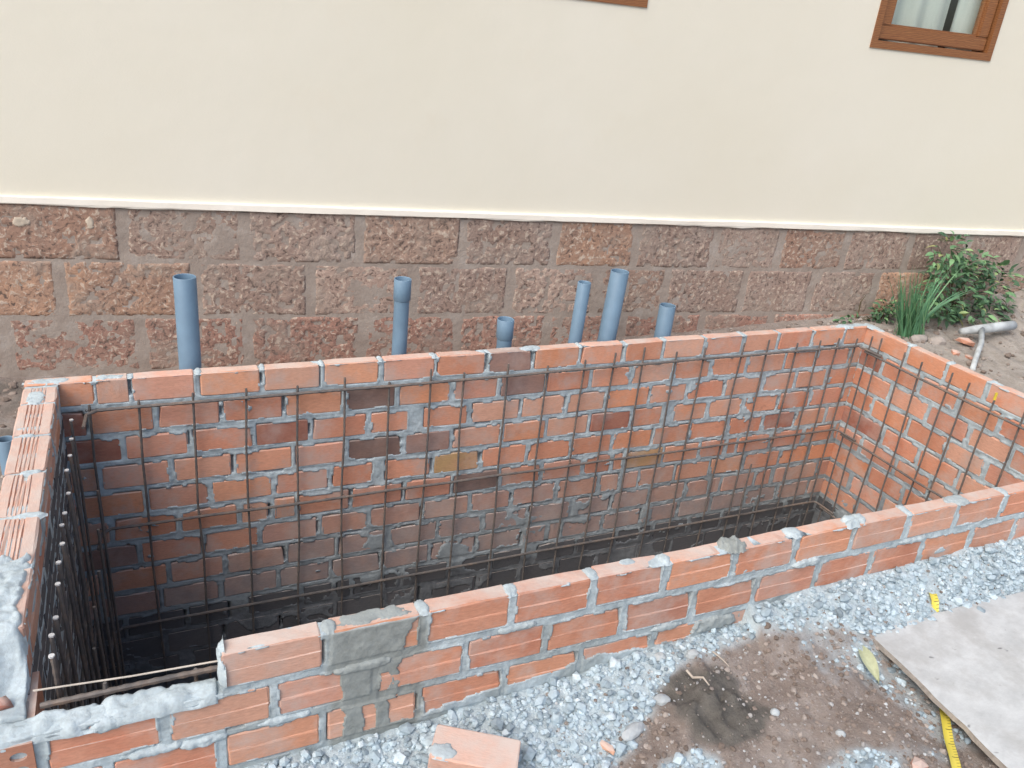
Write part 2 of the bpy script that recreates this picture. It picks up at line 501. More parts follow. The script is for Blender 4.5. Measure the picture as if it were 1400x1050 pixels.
def axis(fine, step, coarse):
    a = []
    for lo, hi in fine: a += list(np.arange(lo, hi, step))
    return np.unique(np.round(np.concatenate([a, coarse]), 4))
gx = axis([(-.35, .9), (2.6, 4.9)], .014, np.concatenate([np.arange(.9, 2.6, .008), [-90, -60, -40, -25, -15, -10, -7, -5, -4, -3, -2.3, -1.8, -1.4, -1.1, -.85, -.65, -.5, 4.95, 5.1, 5.3, 5.6, 6, 6.5, 7.2, 8, 9, 11, 14, 20, 30, 45, 65, 90]]))
gy = axis([(1.26, 1.95)], .014, np.concatenate([np.arange(-.75, .06, .008), [-90, -60, -40, -25, -15, -10, -7, -5, -4, -3, -2.4, -2, -1.7, -1.45, -1.25, -1.1, -1, -.92, -.85, -.8, .1, .16, .22, .28, .34, .40, .46, .52, .58, .64, .7, .76, .82, .88, .94, 1.0, 1.06, 1.12, 1.18, 1.22, 2.0, 2.1, 2.3, 2.6, 3, 4, 6, 9, 14, 22, 40, 65, 90]]))
GX, GY = np.meshgrid(gx, gy)
GZ = ground_h(GX, GY)
nx, ny = len(gx), len(gy)
V = np.stack([GX.ravel(), GY.ravel(), GZ.ravel()], 1)
idx = np.arange(nx * ny).reshape(ny, nx)
inside = ((GX > .075) & (GX < L + .02) & (GY > .02) & (GY < W + .02))
q = np.stack([idx[:-1, :-1], idx[:-1, 1:], idx[1:, 1:], idx[1:, :-1]], -1).reshape(-1, 4)
q = q[~inside.ravel()[q].any(1)]
me = np_mesh('ground', V, q, 'soil')
cr, cw, cb = cover(GX.ravel(), GY.ravel())
att = me.color_attributes.new('cover', 'FLOAT_COLOR', 'POINT')
att.data.foreach_set('color', np.stack([cr, cw, cb, np.ones_like(cr)], 1).astype(np.float32).ravel())
tag(link(bpy.data.objects.new('ground', me)), kind='structure')

# ================================================================== HOUSE
house = empty('house', (HX0, HY0, -.25), HTH)
tag(house, 'cream plastered house wall on a plinth of reddish laterite blocks', 'house')
HZ = .25                                   # local z of the tank-top datum
LEDGE0, LEDGE1 = .392 + HZ, .419 + HZ
wins = [(3.205, 3.845, 1.152 + HZ, 2.25 + HZ), (1.545, 2.178, 1.197 + HZ, 2.25 + HZ)]
mb = MB()
X0, X1, Z0, Z1, T0, T1 = -4.0, 9.0, LEDGE0, 3.3 + HZ, .004, .20
xs = sorted([X0, X1] + [w[0] for w in wins] + [w[1] for w in wins])
for a, c_ in zip(xs, xs[1:]):
    w_ = next((w for w in wins if abs(w[0] - a) < 1e-6), None)
    if w_ is None: mb.box(a, c_, T0, T1, Z0, Z1)
    else: mb.box(a, c_, T0, T1, Z0, w_[2]); mb.box(a, c_, T0, T1, w_[3], Z1)
pw = mb.build('plaster_wall', 'plaster', house)
bm = bmesh.new(); bm.from_mesh(pw.data); bmesh.ops.remove_doubles(bm, verts=bm.verts[:], dist=1e-5); bm.to_mesh(pw.data); bm.free()
# room behind the windows
MB().box(.9, 4.6, 1.2, 1.25, .3, 3.2).box(.9, .95, .2, 1.2, .3, 3.2).box(4.55, 4.6, .2, 1.2, .3, 3.2).box(.9, 4.6, .2, 1.2, .25, .3).box(.9, 4.6, .2, 1.2, 3.2, 3.25).build('room_interior', 'room', house)
# ledge: slightly wavering off-white band
lx = np.arange(X0, X1 + .01, .03)
prof = [(.02, LEDGE0), (-.009, LEDGE0), (-.012, LEDGE0 + .004), (-.011, LEDGE1 - .005), (-.007, LEDGE1), (.02, LEDGE1)]
V, F = [], []
for i, x in enumerate(lx):
    for k, (y, z) in enumerate(prof):
        w1 = .0022 * float(vn(x * 4, k * 3.1, seed=5)) + .0012 * float(vn(x * 18, k * 3.1, seed=6))
        V.append((x, y + w1 * .5, z + w1))
    if i:
        for k in range(len(prof)):
            a, c_ = (i - 1) * 6 + k, (i - 1) * 6 + (k + 1) % 6
            F.append((a, c_, c_ + 6, a + 6))
mesh_obj('ledge', V, F, 'trim', house)
# plinth: rough mortar body and blocks
ux = np.arange(X0, X1, .02); vz = np.arange(-.05, LEDGE0 + .001, .0125)
UX, VZ = np.meshgrid(ux, vz)
HY = .0008 + .0025 * fbm(UX * 20, VZ * 20, seed=51) + .002 * fbm(UX * 4, VZ * 4, seed=52)
idx = np.arange(UX.size).reshape(UX.shape)
q = np.stack([idx[:-1, :-1], idx[:-1, 1:], idx[1:, 1:], idx[1:, :-1]], -1).reshape(-1, 4)
me = np_mesh('plinth_joint', np.stack([UX.ravel(), HY.ravel(), VZ.ravel()], 1), q, 'plinth_mortar')
link(bpy.data.objects.new('plinth_joint', me), house)
MB().box(X0, X1, .03, .19, -.05, LEDGE0 - .002).build('plinth_core', 'plinth_mortar', house)
row1 = [-.48, -.07, .329, .735, 1.145, 1.543, 1.926, 2.295, 2.665, 2.999, 3.353, 3.712, 4.06, 4.41, 4.80]
row2 = [-.66, -.27, .12, .56, .965, 1.36, 1.755, 2.141, 2.47, 2.857, 3.22, 3.58, 3.95, 4.33, 4.7]
row3 = [-.47, -.07, .366, .735, 1.164, 1.551, 1.934, 2.288, 2.681, 3.04, 3.40, 3.78, 4.16, 4.55]
rows = [(row1, .203 + HZ, .392 + HZ), (row2, -.004 + HZ, .203 + HZ), (row3, -.215 + HZ, -.004 + HZ)]
tints = [(.36, .255, .20), (.41, .255, .185), (.30, .225, .19), (.39, .29, .24), (.35, .275, .235), (.47, .285, .19)]
bi = 0
for rw, z0, z1 in rows:
    for a, c_ in zip(rw, rw[1:]):
        bi += 1
        j = .012 + random.uniform(0, .007)
        x0, x1, za, zb = a + j, c_ - j, z0 + .0045, z1 - (.0045 if z1 < LEDGE0 - .01 else .0)
        nu, nv = max(4, int((x1 - x0) / .0068)), max(4, int((zb - za) / .0068))
        U, Q = np.meshgrid(np.linspace(x0, x1, nu), np.linspace(za, zb, nv))
        ed = np.minimum.reduce([U - x0, x1 - U, Q - za, zb - Q])
        n1 = fbm(U * 42, Q * 42, seed=60 + bi); n2 = fbm(U * 100, Q * 100, seed=160 + bi)
        pit = sstep(.42, .6, vn(U * 60, Q * 60, seed=260 + bi))
        rug = random.uniform(.25, .6) * (1.0 if x0 < 2.5 else .6)
        hgt = .0015 + rug * (.0035 * n1 + .0028 * n2 - .010 * pit) + random.uniform(-.002, .002)
        er = .5 + .5 * vn(U * 22, Q * 22, seed=360 + bi)
        hgt = hgt - (.0035 * (1 - sstep(0, .005 + .012 * er, ed)))
        Yv = -hgt
        V = np.stack([U.ravel() - (x0 + x1) / 2, Yv.ravel(), Q.ravel() - za], 1)
        ii = np.arange(nu * nv).reshape(nv, nu)
        qq = np.stack([ii[:-1, :-1], ii[:-1, 1:], ii[1:, 1:], ii[1:, :-1]], -1).reshape(-1, 4)
        # close the block sideways into the wall
        rim = np.concatenate([ii[0, :], ii[1:, -1], ii[-1, -2::-1], ii[-2:0:-1, 0]])
        Vb = V[rim].copy(); Vb[:, 1] = .05
        nb = len(V); V = np.concatenate([V, Vb]); k = np.arange(len(rim)); k2 = (k + 1) % len(rim)
        qq = np.concatenate([qq, np.stack([rim[k], nb + k, nb + k2, rim[k2]], 1)])
        me = np_mesh('stone_block', V, qq, 'laterite')
        o = link(bpy.data.objects.new('stone_block', me), house)
        o.location = ((x0 + x1) / 2, 0, za)
        t = random.choice(tints); k = random.uniform(.85, 1.12)
        if z0 < HZ - .1: t = (.39, .215, .165)
        o.color = (t[0] * k, t[1] * k, t[2] * k, 1)
# windows
def window(x0, x1, z0, z1, label):
    def fr(a0, a1, c0, c1, wd, y0, y1):
        return MB().box(a0, a1, y0, y1, c0, c0 + wd).box(a0, a1, y0, y1, c1 - wd, c1).box(a0, a0 + wd, y0, y1, c0 + wd, c1 - wd).box(a1 - wd, a1, y0, y1, c0 + wd, c1 - wd)
    f = fr(x0, x1, z0, z1, .030, -.001, .10).build('window', 'timber', house)
    f['label'] = label
    sash = fr(x0 + .036, x1 - .036, z0 + .036, z1 - .036, .053, .014, .052).build('sash', 'timber', f, bev=.004)
    bead = fr(x0 + .0895, x1 - .0895, z0 + .0895, z1 - .0895, .007, .026, .048).build('glazing_bead', 'timber', f)
    MB().box(x0 + .093, x1 - .093, .034, .038, z0 + .093, z1 - .093).build('pane', 'glass', f)
window(*wins[0], 'brown timber window with glass')
window(*wins[1], 'brown timber window at the top edge of the picture')
def curtain(x0, x1, z0, z1, y, folds, amp, label, name='curtain'):
    n = 90
    V, F = [], []
    for i in range(n + 1):
        t = i / n
        x = x0 + (x1 - x0) * t
        yy = y + amp * math.sin(t * folds * 2 * math.pi + .6 * math.sin(t * 9)) * (.6 + .4 * math.sin(t * 5 + 1))
        for z in (z0, (z0 + z1) / 2, z1): V.append((x, yy, z))
        if i:
            a = (i - 1) * 3
            F += [(a, a + 3, a + 4, a + 1), (a + 1, a + 4, a + 5, a + 2)]
    nb = len(V)
    V += [(v_[0], v_[1] + .003, v_[2]) for v_ in V]; F += [tuple(reversed([i + nb for i in f])) for f in F]
    o = mesh_obj(name, V, F, 'curtain', None, True)
    o.matrix_world = Matrix.Translation((HX0, HY0, -.25)) @ Matrix.Rotation(HTH, 4, 'Z')
    return tag(o, label, 'curtain', 'curtains behind the windows')
curtain(3.26, 3.645, 1.12 + HZ, 2.3 + HZ, .098, 3.2, .022, 'pale drawn curtain with wide folds behind the window glass at upper right')
curtain(3.655, 3.80, 1.12 + HZ, 2.3 + HZ, .074, 1.5, .006, 'narrow flat pale curtain strip at the right side of the upper right window')
curtain(1.56, 2.15, 1.16 + HZ, 2.3 + HZ, .095, 6, .02, 'pale curtain behind the window cut off by the top edge')

# ================================================================== BRICK TANK
tank = empty('brick_tank', (1.75, .65, 0))
tag(tank, 'long open brick tank with grey mortar joints sunk in the ground', 'brick tank')
TL = Vector((1.75, .65, 0))
def tparent(o, parent=None):
    if parent is None:
        o.parent = tank; o.location = o.location - TL
    else:
        o.parent = parent
    return o
# brick meshes: profile (y across thickness, z up) swept along x with chamfered ends
def brick_mesh(name, ln, prof, seed, holes=False, chip=0.0014):
    r = random.Random(seed)
    c = .0035
    cy = sum(p[0] for p in prof) / len(prof); cz = sum(p[1] for p in prof) / len(prof)
    def ring(x, ins):
        out = []
        for (y, z) in prof:
            dy, dz = y - cy, z - cz
            k = math.hypot(dy, dz) or 1
            out.append((x, y - dy / k * ins, z - dz / k * ins))
        return out
    xs_ = [(-ln / 2, c), (-ln / 2 + c, 0), (-ln * .17, 0), (ln * .2, 0), (ln / 2 - c, 0), (ln / 2, c)]
    V, F = [], []
    n = len(prof)
    for x, ins in xs_:
        for (a, y, z) in ring(x, ins):
            V.append((a + r.uniform(-chip, chip), y + r.uniform(-chip, chip) * .6, z + r.uniform(-chip, chip)))
    for i in range(len(xs_) - 1):
        for k in range(n):
            a, b_ = i * n + k, i * n + (k + 1) % n
            F.append((a, b_, b_ + n, a + n))
    F.append(tuple(range(n - 1, -1, -1))); F.append(tuple((len(xs_) - 1) * n + k for k in range(n)))
    if r.random() < .35:                      # one broken corner
        s = r.choice([0, 1]); base = 0 if s == 0 else (len(xs_) - 2) * n
        k = max(range(n), key=lambda kk: prof[kk][1] + (prof[kk][0] < cy) * .02)
        for rr in (base, base + n):
            for kk in (k, (k + 1) % n):
                v_ = V[rr + kk]; V[rr + kk] = (v_[0] + (.007 if s == 0 else -.007), v_[1] + (cy - v_[1]) * .12, v_[2] - .006)
    me = bpy.data.meshes.new(name)
    me.from_pydata(V, [], F); me.update()
    me.materials.append(MAT['brick'])
    return me
def cham(y0, y1, z0, z1, c=.003):
    return [(y0 + c, z0), (y1 - c, z0), (y1, z0 + c), (y1, z1 - c), (y1 - c, z1), (y0 + c, z1), (y0, z1 - c), (y0, z0 + c)]
H2 = BH / 2
plain_prof = cham(-BT / 2, BT / 2, -H2, H2)
rib_prof = [(-BT / 2 + .003, -H2), (BT / 2 - .003, -H2), (BT / 2, -H2 + .003), (BT / 2, H2 - .003), (BT / 2 - .003, H2), (-BT / 2 + .0035, H2),
            (-BT / 2 + .0013, H2 - .003), (-BT / 2 + .0013, .0012), (-BT / 2, -.0006), (-BT / 2, -.003), (-BT / 2, -H2 + .003)]
FW, FH = .088, .043                          # brick laid flat, grooved top
flat_prof = [(-FW / 2 + .003, -FH / 2), (FW / 2 - .003, -FH / 2), (FW / 2, -FH / 2 + .003), (FW / 2, FH / 2 - .004), (FW / 2 - .004, FH / 2)]
for g in (.020, .011, .002, -.007, -.016):
    flat_prof += [(g + .0022, FH / 2), (g, FH / 2 - .0035), (g - .0022, FH / 2)]
flat_prof += [(-FW / 2 + .004, FH / 2), (-FW / 2, FH / 2 - .004), (-FW / 2, -FH / 2 + .003)]
PLAIN = [brick_mesh('brick', BL, plain_prof, 100 + i) for i in range(10)]
RIB = [brick_mesh('brick', BL, rib_prof, 200 + i) for i in range(8)]
FLAT = [brick_mesh('brick', BL, flat_prof, 300 + i) for i in range(4)]

BR = [(.54, .24, .15), (.58, .27, .175), (.52, .22, .14), (.57, .30, .21), (.51, .245, .175), (.60, .285, .175), (.55, .28, .205), (.58, .255, .145), (.57, .325, .235)]
def brick_col():
    c = random.choice(BR); k = random.uniform(.86, 1.1)
    return (c[0] * k, c[1] * k, c[2] * k, 1)
BURNT, MAROON, OCHRE, GREYED = (.205, .14, .12, 1), (.35, .145, .105, 1), (.52, .34, .17, 1), (.30, .20, .175, 1)

bulk = MB()                                  # the courses too deep or hidden to pick apart
def place_brick(me, parent, loc, rz, sx=1.0, col=None, tilt=.006):
    o = bpy.data.objects.new('brick', me)
    COL.objects.link(o)
    o.parent = parent
    o.location = loc
    o.rotation_euler = (random.uniform(-tilt, tilt) * .7, random.uniform(-tilt, tilt), rz + random.uniform(-tilt, tilt))
    o.scale = (sx, 1, 1)
    o.color = col or brick_col()
    return o

def courses(u0, u1, ncourse, offs, irregular, half_at=()):
    """brick rectangles (course, ua, ub, va, vb)"""
    out = []
    for c in range(ncourse):
        off = offs(c)
        u = u0
        js = []
        k = off
        while k > u0 + .06: k -= P
        while k < u0 + .05: k += P
        js = [u0]
        while k < u1 - .05:
            js.append(k + random.uniform(-irregular, irregular)); k += P
        js.append(u1)
        va = -c * CH - BH; vb = -c * CH
        for a, b_ in zip(js, js[1:]):
            g = P - BL
            a2 = a + (g / 2 if a > u0 else 0) + random.uniform(-.002, .002)
            b2 = b_ - (g / 2 if b_ < u1 else 0) + random.uniform(-.002, .002)
            out.append((c, a2, b2, va, vb))
    return out

def mortar_sheet(name, rects, u0, u1, v0, v1, pos, step, seed, gap_p, smear, ragged, wetfn=None, patch=None, back=.039, dampfn=None, vcore=None):
    u = np.arange(u0, u1 + step * .5, step); v_ = np.arange(v1, v0 - step * .5, -step)
    U, Vv = np.meshgrid(u, v_)
    din = np.full(U.shape, -1.0)
    gapm = np.zeros(U.shape)
    r = random.Random(seed)
    wob = .0022 * fbm(U * 28, Vv * 28, seed=seed, o=2)
    for (c, a, b_, va, vb) in rects:
        i0, i1 = np.searchsorted(u, [a - .03, b_ + .03]); j0, j1 = np.searchsorted(-v_, [-vb - .02, -va + .02])
        if i1 <= i0 or j1 <= j0: continue
        s = np.s_[j0:j1, i0:i1]
        dd = np.minimum.reduce([U[s] - a, b_ - U[s], Vv[s] - va, vb - Vv[s]])
        din[s] = np.maximum(din[s], dd)
        if r.random() < gap_p:
            lo = va + r.uniform(0, .03); hi = vb - r.uniform(0, .02)
            g = (U[s] > b_ - .002) & (U[s] < b_ + r.uniform(.005, .012)) & (Vv[s] > lo) & (Vv[s] < hi)
            gapm[s] = np.maximum(gapm[s], g)
        if r.random() < gap_p * .5:
            lo = a + r.uniform(0, .1); hi = lo + r.uniform(.03, .09)
            g = (Vv[s] > va - r.uniform(.004, .009)) & (Vv[s] < va + .001) & (U[s] > lo) & (U[s] < hi)
            gapm[s] = np.maximum(gapm[s], g)
    n1 = fbm(U * 60, Vv * 60, seed=seed + 1); n2 = fbm(U * 16, Vv * 16, seed=seed + 2); n3 = fbm(U * 9, Vv * 13, seed=seed + 3, o=4)
    h = np.where(din + wob < 0, -.0018 + .0026 * n1 + .0015 * n2, -.016)
    edge = (din + wob >= 0) & (din < ragged * np.clip(fbm(U * 20, Vv * 24, seed=seed + 9, o=2) + .2, 0, 1))
    h = np.where(edge, .0012 + .0018 * n1, h)
    thr = smear(U, Vv) if callable(smear) else smear
    sm = n3 + .12 * n1 > thr
    h = np.where(sm & (din >= 0), .0010 + .0014 * n1, h)
    if patch is not None:
        pm = patch(U, Vv, n1, n2)
        h = np.where(pm & (din >= 0), .0016 + .0016 * n1, h)
        h = np.where(pm & (din < 0), np.maximum(h, -.001 + .002 * n1), h)
    h = np.where(gapm > 0, -.028, h)
    X, Y, Z = pos(U, Vv, h)
    V = np.stack([X.ravel(), Y.ravel(), Z.ravel()], 1)
    # fold the top edge back over the wall
    tz = v_[0] + .0025 * vn(u * 40, u * 0, seed=seed + 5)
    X, Y, Z = pos(u, tz, np.full_like(u, -.004)); T1_ = np.stack([X, Y, Z], 1)
    X, Y, Z = pos(u, tz, np.full_like(u, -back)); T2_ = np.stack([X, Y, Z], 1)
    n = len(u)
    idx = np.arange(U.size).reshape(U.shape)
    F = np.stack([idx[:-1, :-1], idx[1:, :-1], idx[1:, 1:], idx[:-1, 1:]], -1).reshape(-1, 4)
    nb = len(V)
    a = np.arange(n - 1)
    F = np.concatenate([F, np.stack([nb + a, idx[0, :-1], idx[0, 1:], nb + a + 1], 1), np.stack([nb + n + a, nb + a, nb + a + 1, nb + n + a + 1], 1)])
    V = np.concatenate([V, T1_, T2_])
    # body of the wall behind the pointing
    X, Y, Z = pos(np.array([u0, u1, u0, u1, u0, u1, u0, u1]), np.array([v1 - .006] * 4 + [v0 if vcore is None else vcore] * 4), np.array([-.030, -.030, -back, -back] * 2))
    C = np.stack([X, Y, Z], 1); nb = len(V)
    CF = np.array([(0, 1, 3, 2), (4, 6, 7, 5), (0, 4, 5, 1), (2, 3, 7, 6), (0, 2, 6, 4), (1, 5, 7, 3)]) + nb
    V = np.concatenate([V, C]); F = np.concatenate([F, CF])
    me = np_mesh(name, V - np.array(TL), F, 'mortar', True)
    wet = np.zeros(len(V))
    if wetfn is not None: wet[:U.size] = wetfn(U, Vv, n1, n2, din).ravel()
    me.attributes.new('wet', 'FLOAT', 'POINT').data.foreach_set('value', wet.astype(np.float32))
    dmp = np.zeros(len(V))
    if dampfn is not None: dmp[:U.size] = dampfn(U, Vv, n1, n2).ravel()
    me.attributes.new('damp', 'FLOAT', 'POINT').data.foreach_set('value', dmp.astype(np.float32))
    o = bpy.data.objects.new(name, me)
    COL.objects.link(o); o.parent = tank
    return o
# cement slurry splashed over the low courses, damp at the foot of the walls
def slurry(U, Vv):
    lim = np.interp(U, [.1, .6, 1.1, 2.0, 2.7, 3.3], [-.95, -.78, -.60, -.60, -.72, -.80])
    return .60 - .50 * sstep(.05, -.28, Vv - lim)
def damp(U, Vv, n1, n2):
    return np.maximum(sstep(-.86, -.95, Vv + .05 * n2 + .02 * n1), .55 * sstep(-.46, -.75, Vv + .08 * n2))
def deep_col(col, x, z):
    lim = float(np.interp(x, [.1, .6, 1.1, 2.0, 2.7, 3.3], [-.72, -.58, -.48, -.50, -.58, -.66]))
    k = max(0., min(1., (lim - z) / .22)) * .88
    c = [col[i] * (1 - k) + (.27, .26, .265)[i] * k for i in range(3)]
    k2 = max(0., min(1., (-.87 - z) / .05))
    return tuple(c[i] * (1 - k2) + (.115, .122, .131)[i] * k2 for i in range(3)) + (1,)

# --- far wall (inner face y = W)
rowoff = {}
def offs_back(c):
    if c not in rowoff: rowoff[c] = .320 + (0 if c % 2 == 0 else P / 2) + (random.uniform(-.045, .045) if c else 0)
    return rowoff[c]
NB = 12
rb = courses(.042, L + .043, NB, offs_back, .008)
# a few cut bricks with wide joints, as the mason left them
rb = [r for r in rb if not (r[0] == 0 and r[1] < .2)]
rb = [r for r in rb if not (r[0] == 0 and r[1] < .32 and r[2] < .33)]
rb += [(0, .042, .219, -BH, 0), (0, .228, .313, -BH, 0)]
for i, r_ in enumerate(list(rb)):
    if r_[0] > 0 and random.random() < .10 and r_[2] - r_[1] > .15:
        cut = random.uniform(.018, .10)
        rb[i] = (r_[0], r_[1], r_[2] - cut, r_[3], r_[4])
        if cut > .06: rb.append((r_[0], r_[2] - cut + .024, r_[2], r_[3], r_[4]))
back_pos = lambda U, Vv, h: (U, W - h + 0 * U, Vv + 0 * U)
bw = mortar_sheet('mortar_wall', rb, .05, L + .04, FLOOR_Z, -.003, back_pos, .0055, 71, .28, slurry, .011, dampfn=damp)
bw['label'] = 'far wall of the tank'
special = [(1, 1.135, BURNT), (3, 1.12, BURNT), (3, 1.32, GREYED), (4, 1.42, OCHRE), (2, .84, MAROON), (5, 1.49, BURNT), (1, 1.70, GREYED), (0, 1.60, GREYED), (2, .17, MAROON), (1, .2, MAROON), (6, .2, GREYED), (3, 2.05, MAROON), (5, 2.35, OCHRE), (4, 2.9, MAROON)]
cols = {}
for c, x, col in special:
    k = min((i for i, r in enumerate(rb) if r[0] == c), key=lambda i: abs((rb[i][1] + rb[i][2]) / 2 - x))
    cols[k] = col
def brick_vf(a, b_, y0, y1, z0, z1, axis_='x'):
    return box_vf(a, b_, y0, y1, z0, z1) if axis_ == 'x' else box_vf(y0, y1, a, b_, z0, z1)
for i, (c, a, b_, va, vb) in enumerate(rb):
    xc, ln = (a + b_) / 2, b_ - a
    if c >= NB - 2:
        bulk.add(*brick_vf(a, b_, W, W + BT, va, vb)); continue
    col = cols.get(i)
    jit = random.uniform(-.002, .002)
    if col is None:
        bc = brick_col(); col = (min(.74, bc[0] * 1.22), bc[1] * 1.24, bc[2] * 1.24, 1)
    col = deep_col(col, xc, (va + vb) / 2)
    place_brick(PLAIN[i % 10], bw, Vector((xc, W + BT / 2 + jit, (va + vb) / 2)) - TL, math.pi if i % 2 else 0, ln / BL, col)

# --- near wall (outer face y = 0)
XF = .4436
rf = courses(.042, L + .043, 4, lambda c: XF + (0 if c % 2 == 0 else P / 2), .003)
rf = [r for r in rf if not (r[0] == 0 and r[2] < .46)]
rf = [r for r in rf if not (r[0] == 1 and r[2] < .17)]
def front_patch(U, Vv, n1, n2):
    e = .017 * n2 + .002 * n1
    a = (U > .636 + np.maximum(e, 0)) & (U < .815 + e * 1.5 + Vv * .25) & (Vv > -.100 + e)
    b_ = (U > .670 + e) & (U < .80 + e * 2) & (Vv <= -.100 + e) & (Vv > -.205) & ~((U > .755 + e) & (U < .77 + e) & (Vv < -.13))
    c_ = (((U > .672 + e) & (U < .715 + e)) | ((U > .742 + e) & (U < .775 + e))) & (Vv <= -.2)
    d_ = (Vv < -.272 + .03 * fbm(U * 9, Vv * 9, seed=191, o=2) + .005 * n1 + np.interp(U, [.5, .9, 1.2, 1.6, 3], [-.03, .025, .03, .045, .07]))
    return a | b_ | c_ | d_
def front_wet(U, Vv, n1, n2, din):
    w = sstep(.62, .66, U + .01 * n1) * (1 - sstep(.83, .86, U + .01 * n1)) * .9
    return np.maximum(w, .45 * sstep(.0, .5, n2 + .2) * (Vv < -.10))
front_pos = lambda U, Vv, h: (U, -h + 0 * U, Vv + 0 * U)
# pointing is left off above the missing top course at the left end
fw = mortar_sheet('mortar_wall', rf, .449, L + .04, -.40, -.003, front_pos, .003, 91, .12, .62, .008, front_wet, front_patch, vcore=FLOOR_Z)
fw['label'] = 'near wall of the tank with one brick missing from its top course'
fl = mortar_sheet('mortar_wall', rf, .045, .449, -.45, -.092, front_pos, .003, 92, .06, .60, .009)
fl['label'] = 'low end of the near wall under a bed of mortar'
for i, (c, a, b_, va, vb) in enumerate(rf):
    xc, ln = (a + b_) / 2, b_ - a
    if c >= 3:
        bulk.add(*brick_vf(a, b_, 0.001, BT, va, vb)); continue
    col = None
    if c == 0 and a < .5: col = (.58, .36, .28, 1)
    place_brick(RIB[i % 8], fw if a > .44 else fl, Vector((xc, BT / 2 + random.uniform(-.0015, .0015), (va + vb) / 2)) - TL, 0, ln / BL, col, .008)
for c in range(4, NB):
    for (cc, a, b_, va, vb) in courses(.042, L + .043, 1, lambda _: XF + (c % 2) * P / 2, .003):
        bulk.add(*brick_vf(a, b_, 0.001, BT, va - c * CH, vb - c * CH))

# --- right wall (inner face x = L)
rr = courses(BT + .001, W - .001, NB, lambda c: .845 + (0 if c % 2 == 0 else P / 2) + (random.uniform(-.03, .03) if c else 0), .008)
right_pos = lambda U, Vv, h: (L - h + 0 * U, U, Vv + 0 * U)
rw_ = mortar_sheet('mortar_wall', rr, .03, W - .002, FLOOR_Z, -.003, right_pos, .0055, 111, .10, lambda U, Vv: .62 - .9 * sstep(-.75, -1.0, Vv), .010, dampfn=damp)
rw_['label'] = 'right end wall of the tank'
for i, (c, a, b_, va, vb) in enumerate(rr):
    if c >= 9 or (a + b_) / 2 < .12 + .0:
        bulk.add(*brick_vf(a, b_, L, L + BT, va, vb, 'y')); continue
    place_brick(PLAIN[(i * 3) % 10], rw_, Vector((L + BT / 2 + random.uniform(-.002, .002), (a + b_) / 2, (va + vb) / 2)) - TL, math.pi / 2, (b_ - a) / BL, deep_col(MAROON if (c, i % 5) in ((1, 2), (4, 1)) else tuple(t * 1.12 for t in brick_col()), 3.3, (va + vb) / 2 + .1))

# --- left wall: bricks laid flat, grooved faces up, inner face x = XL
ch2 = CH / 2
rl = []
ycuts = [1.262, 1.150, .955, .760, .565, .370, .175]
for a, b_ in zip(ycuts[1:], ycuts): rl.append((0, a + .006, b_ - .006, -FH, 0))
for c in range(1, 24):
    y = W - .012 - (c % 2) * P / 2
    while y > .06:
        a = max(y - BL, .145 if c == 1 else .045)
        if y - a < .03:
            y -= P; continue
        rl.append((c, a, y, -c * ch2 - FH, -c * ch2)); y -= P
left_pos = lambda U, Vv, h: (XL + h + 0 * U, U, Vv + 0 * U)
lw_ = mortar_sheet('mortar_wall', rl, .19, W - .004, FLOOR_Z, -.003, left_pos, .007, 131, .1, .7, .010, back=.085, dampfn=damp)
lw_['label'] = 'left end wall of the tank with grooved bricks laid flat'
for i, (c, a, b_, va, vb) in enumerate(rl):
    if c >= 2:
        bulk.add(*brick_vf(a, b_, XL - FW, XL, va, vb, 'y')); continue
    place_brick(FLAT[i % 4], lw_, Vector((XL - FW / 2 + random.uniform(-.002, .002), (a + b_) / 2, (va + vb) / 2)) - TL, math.pi / 2, (b_ - a) / BL, (.56, .34, .265, 1) if c == 0 else None, .008)

ec = MB().box(.048, .127, .047, .1895, FLOOR_Z, -.106).build('wall_core', 'slabcore', None)
ec.location = -TL; ec.parent = tank
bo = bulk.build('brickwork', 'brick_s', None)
bo.location = -TL; bo.parent = tank; bo['kind'] = 'stuff'
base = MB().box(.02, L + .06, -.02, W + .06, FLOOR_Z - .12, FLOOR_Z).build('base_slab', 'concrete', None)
base.location = -TL; base.parent = tank

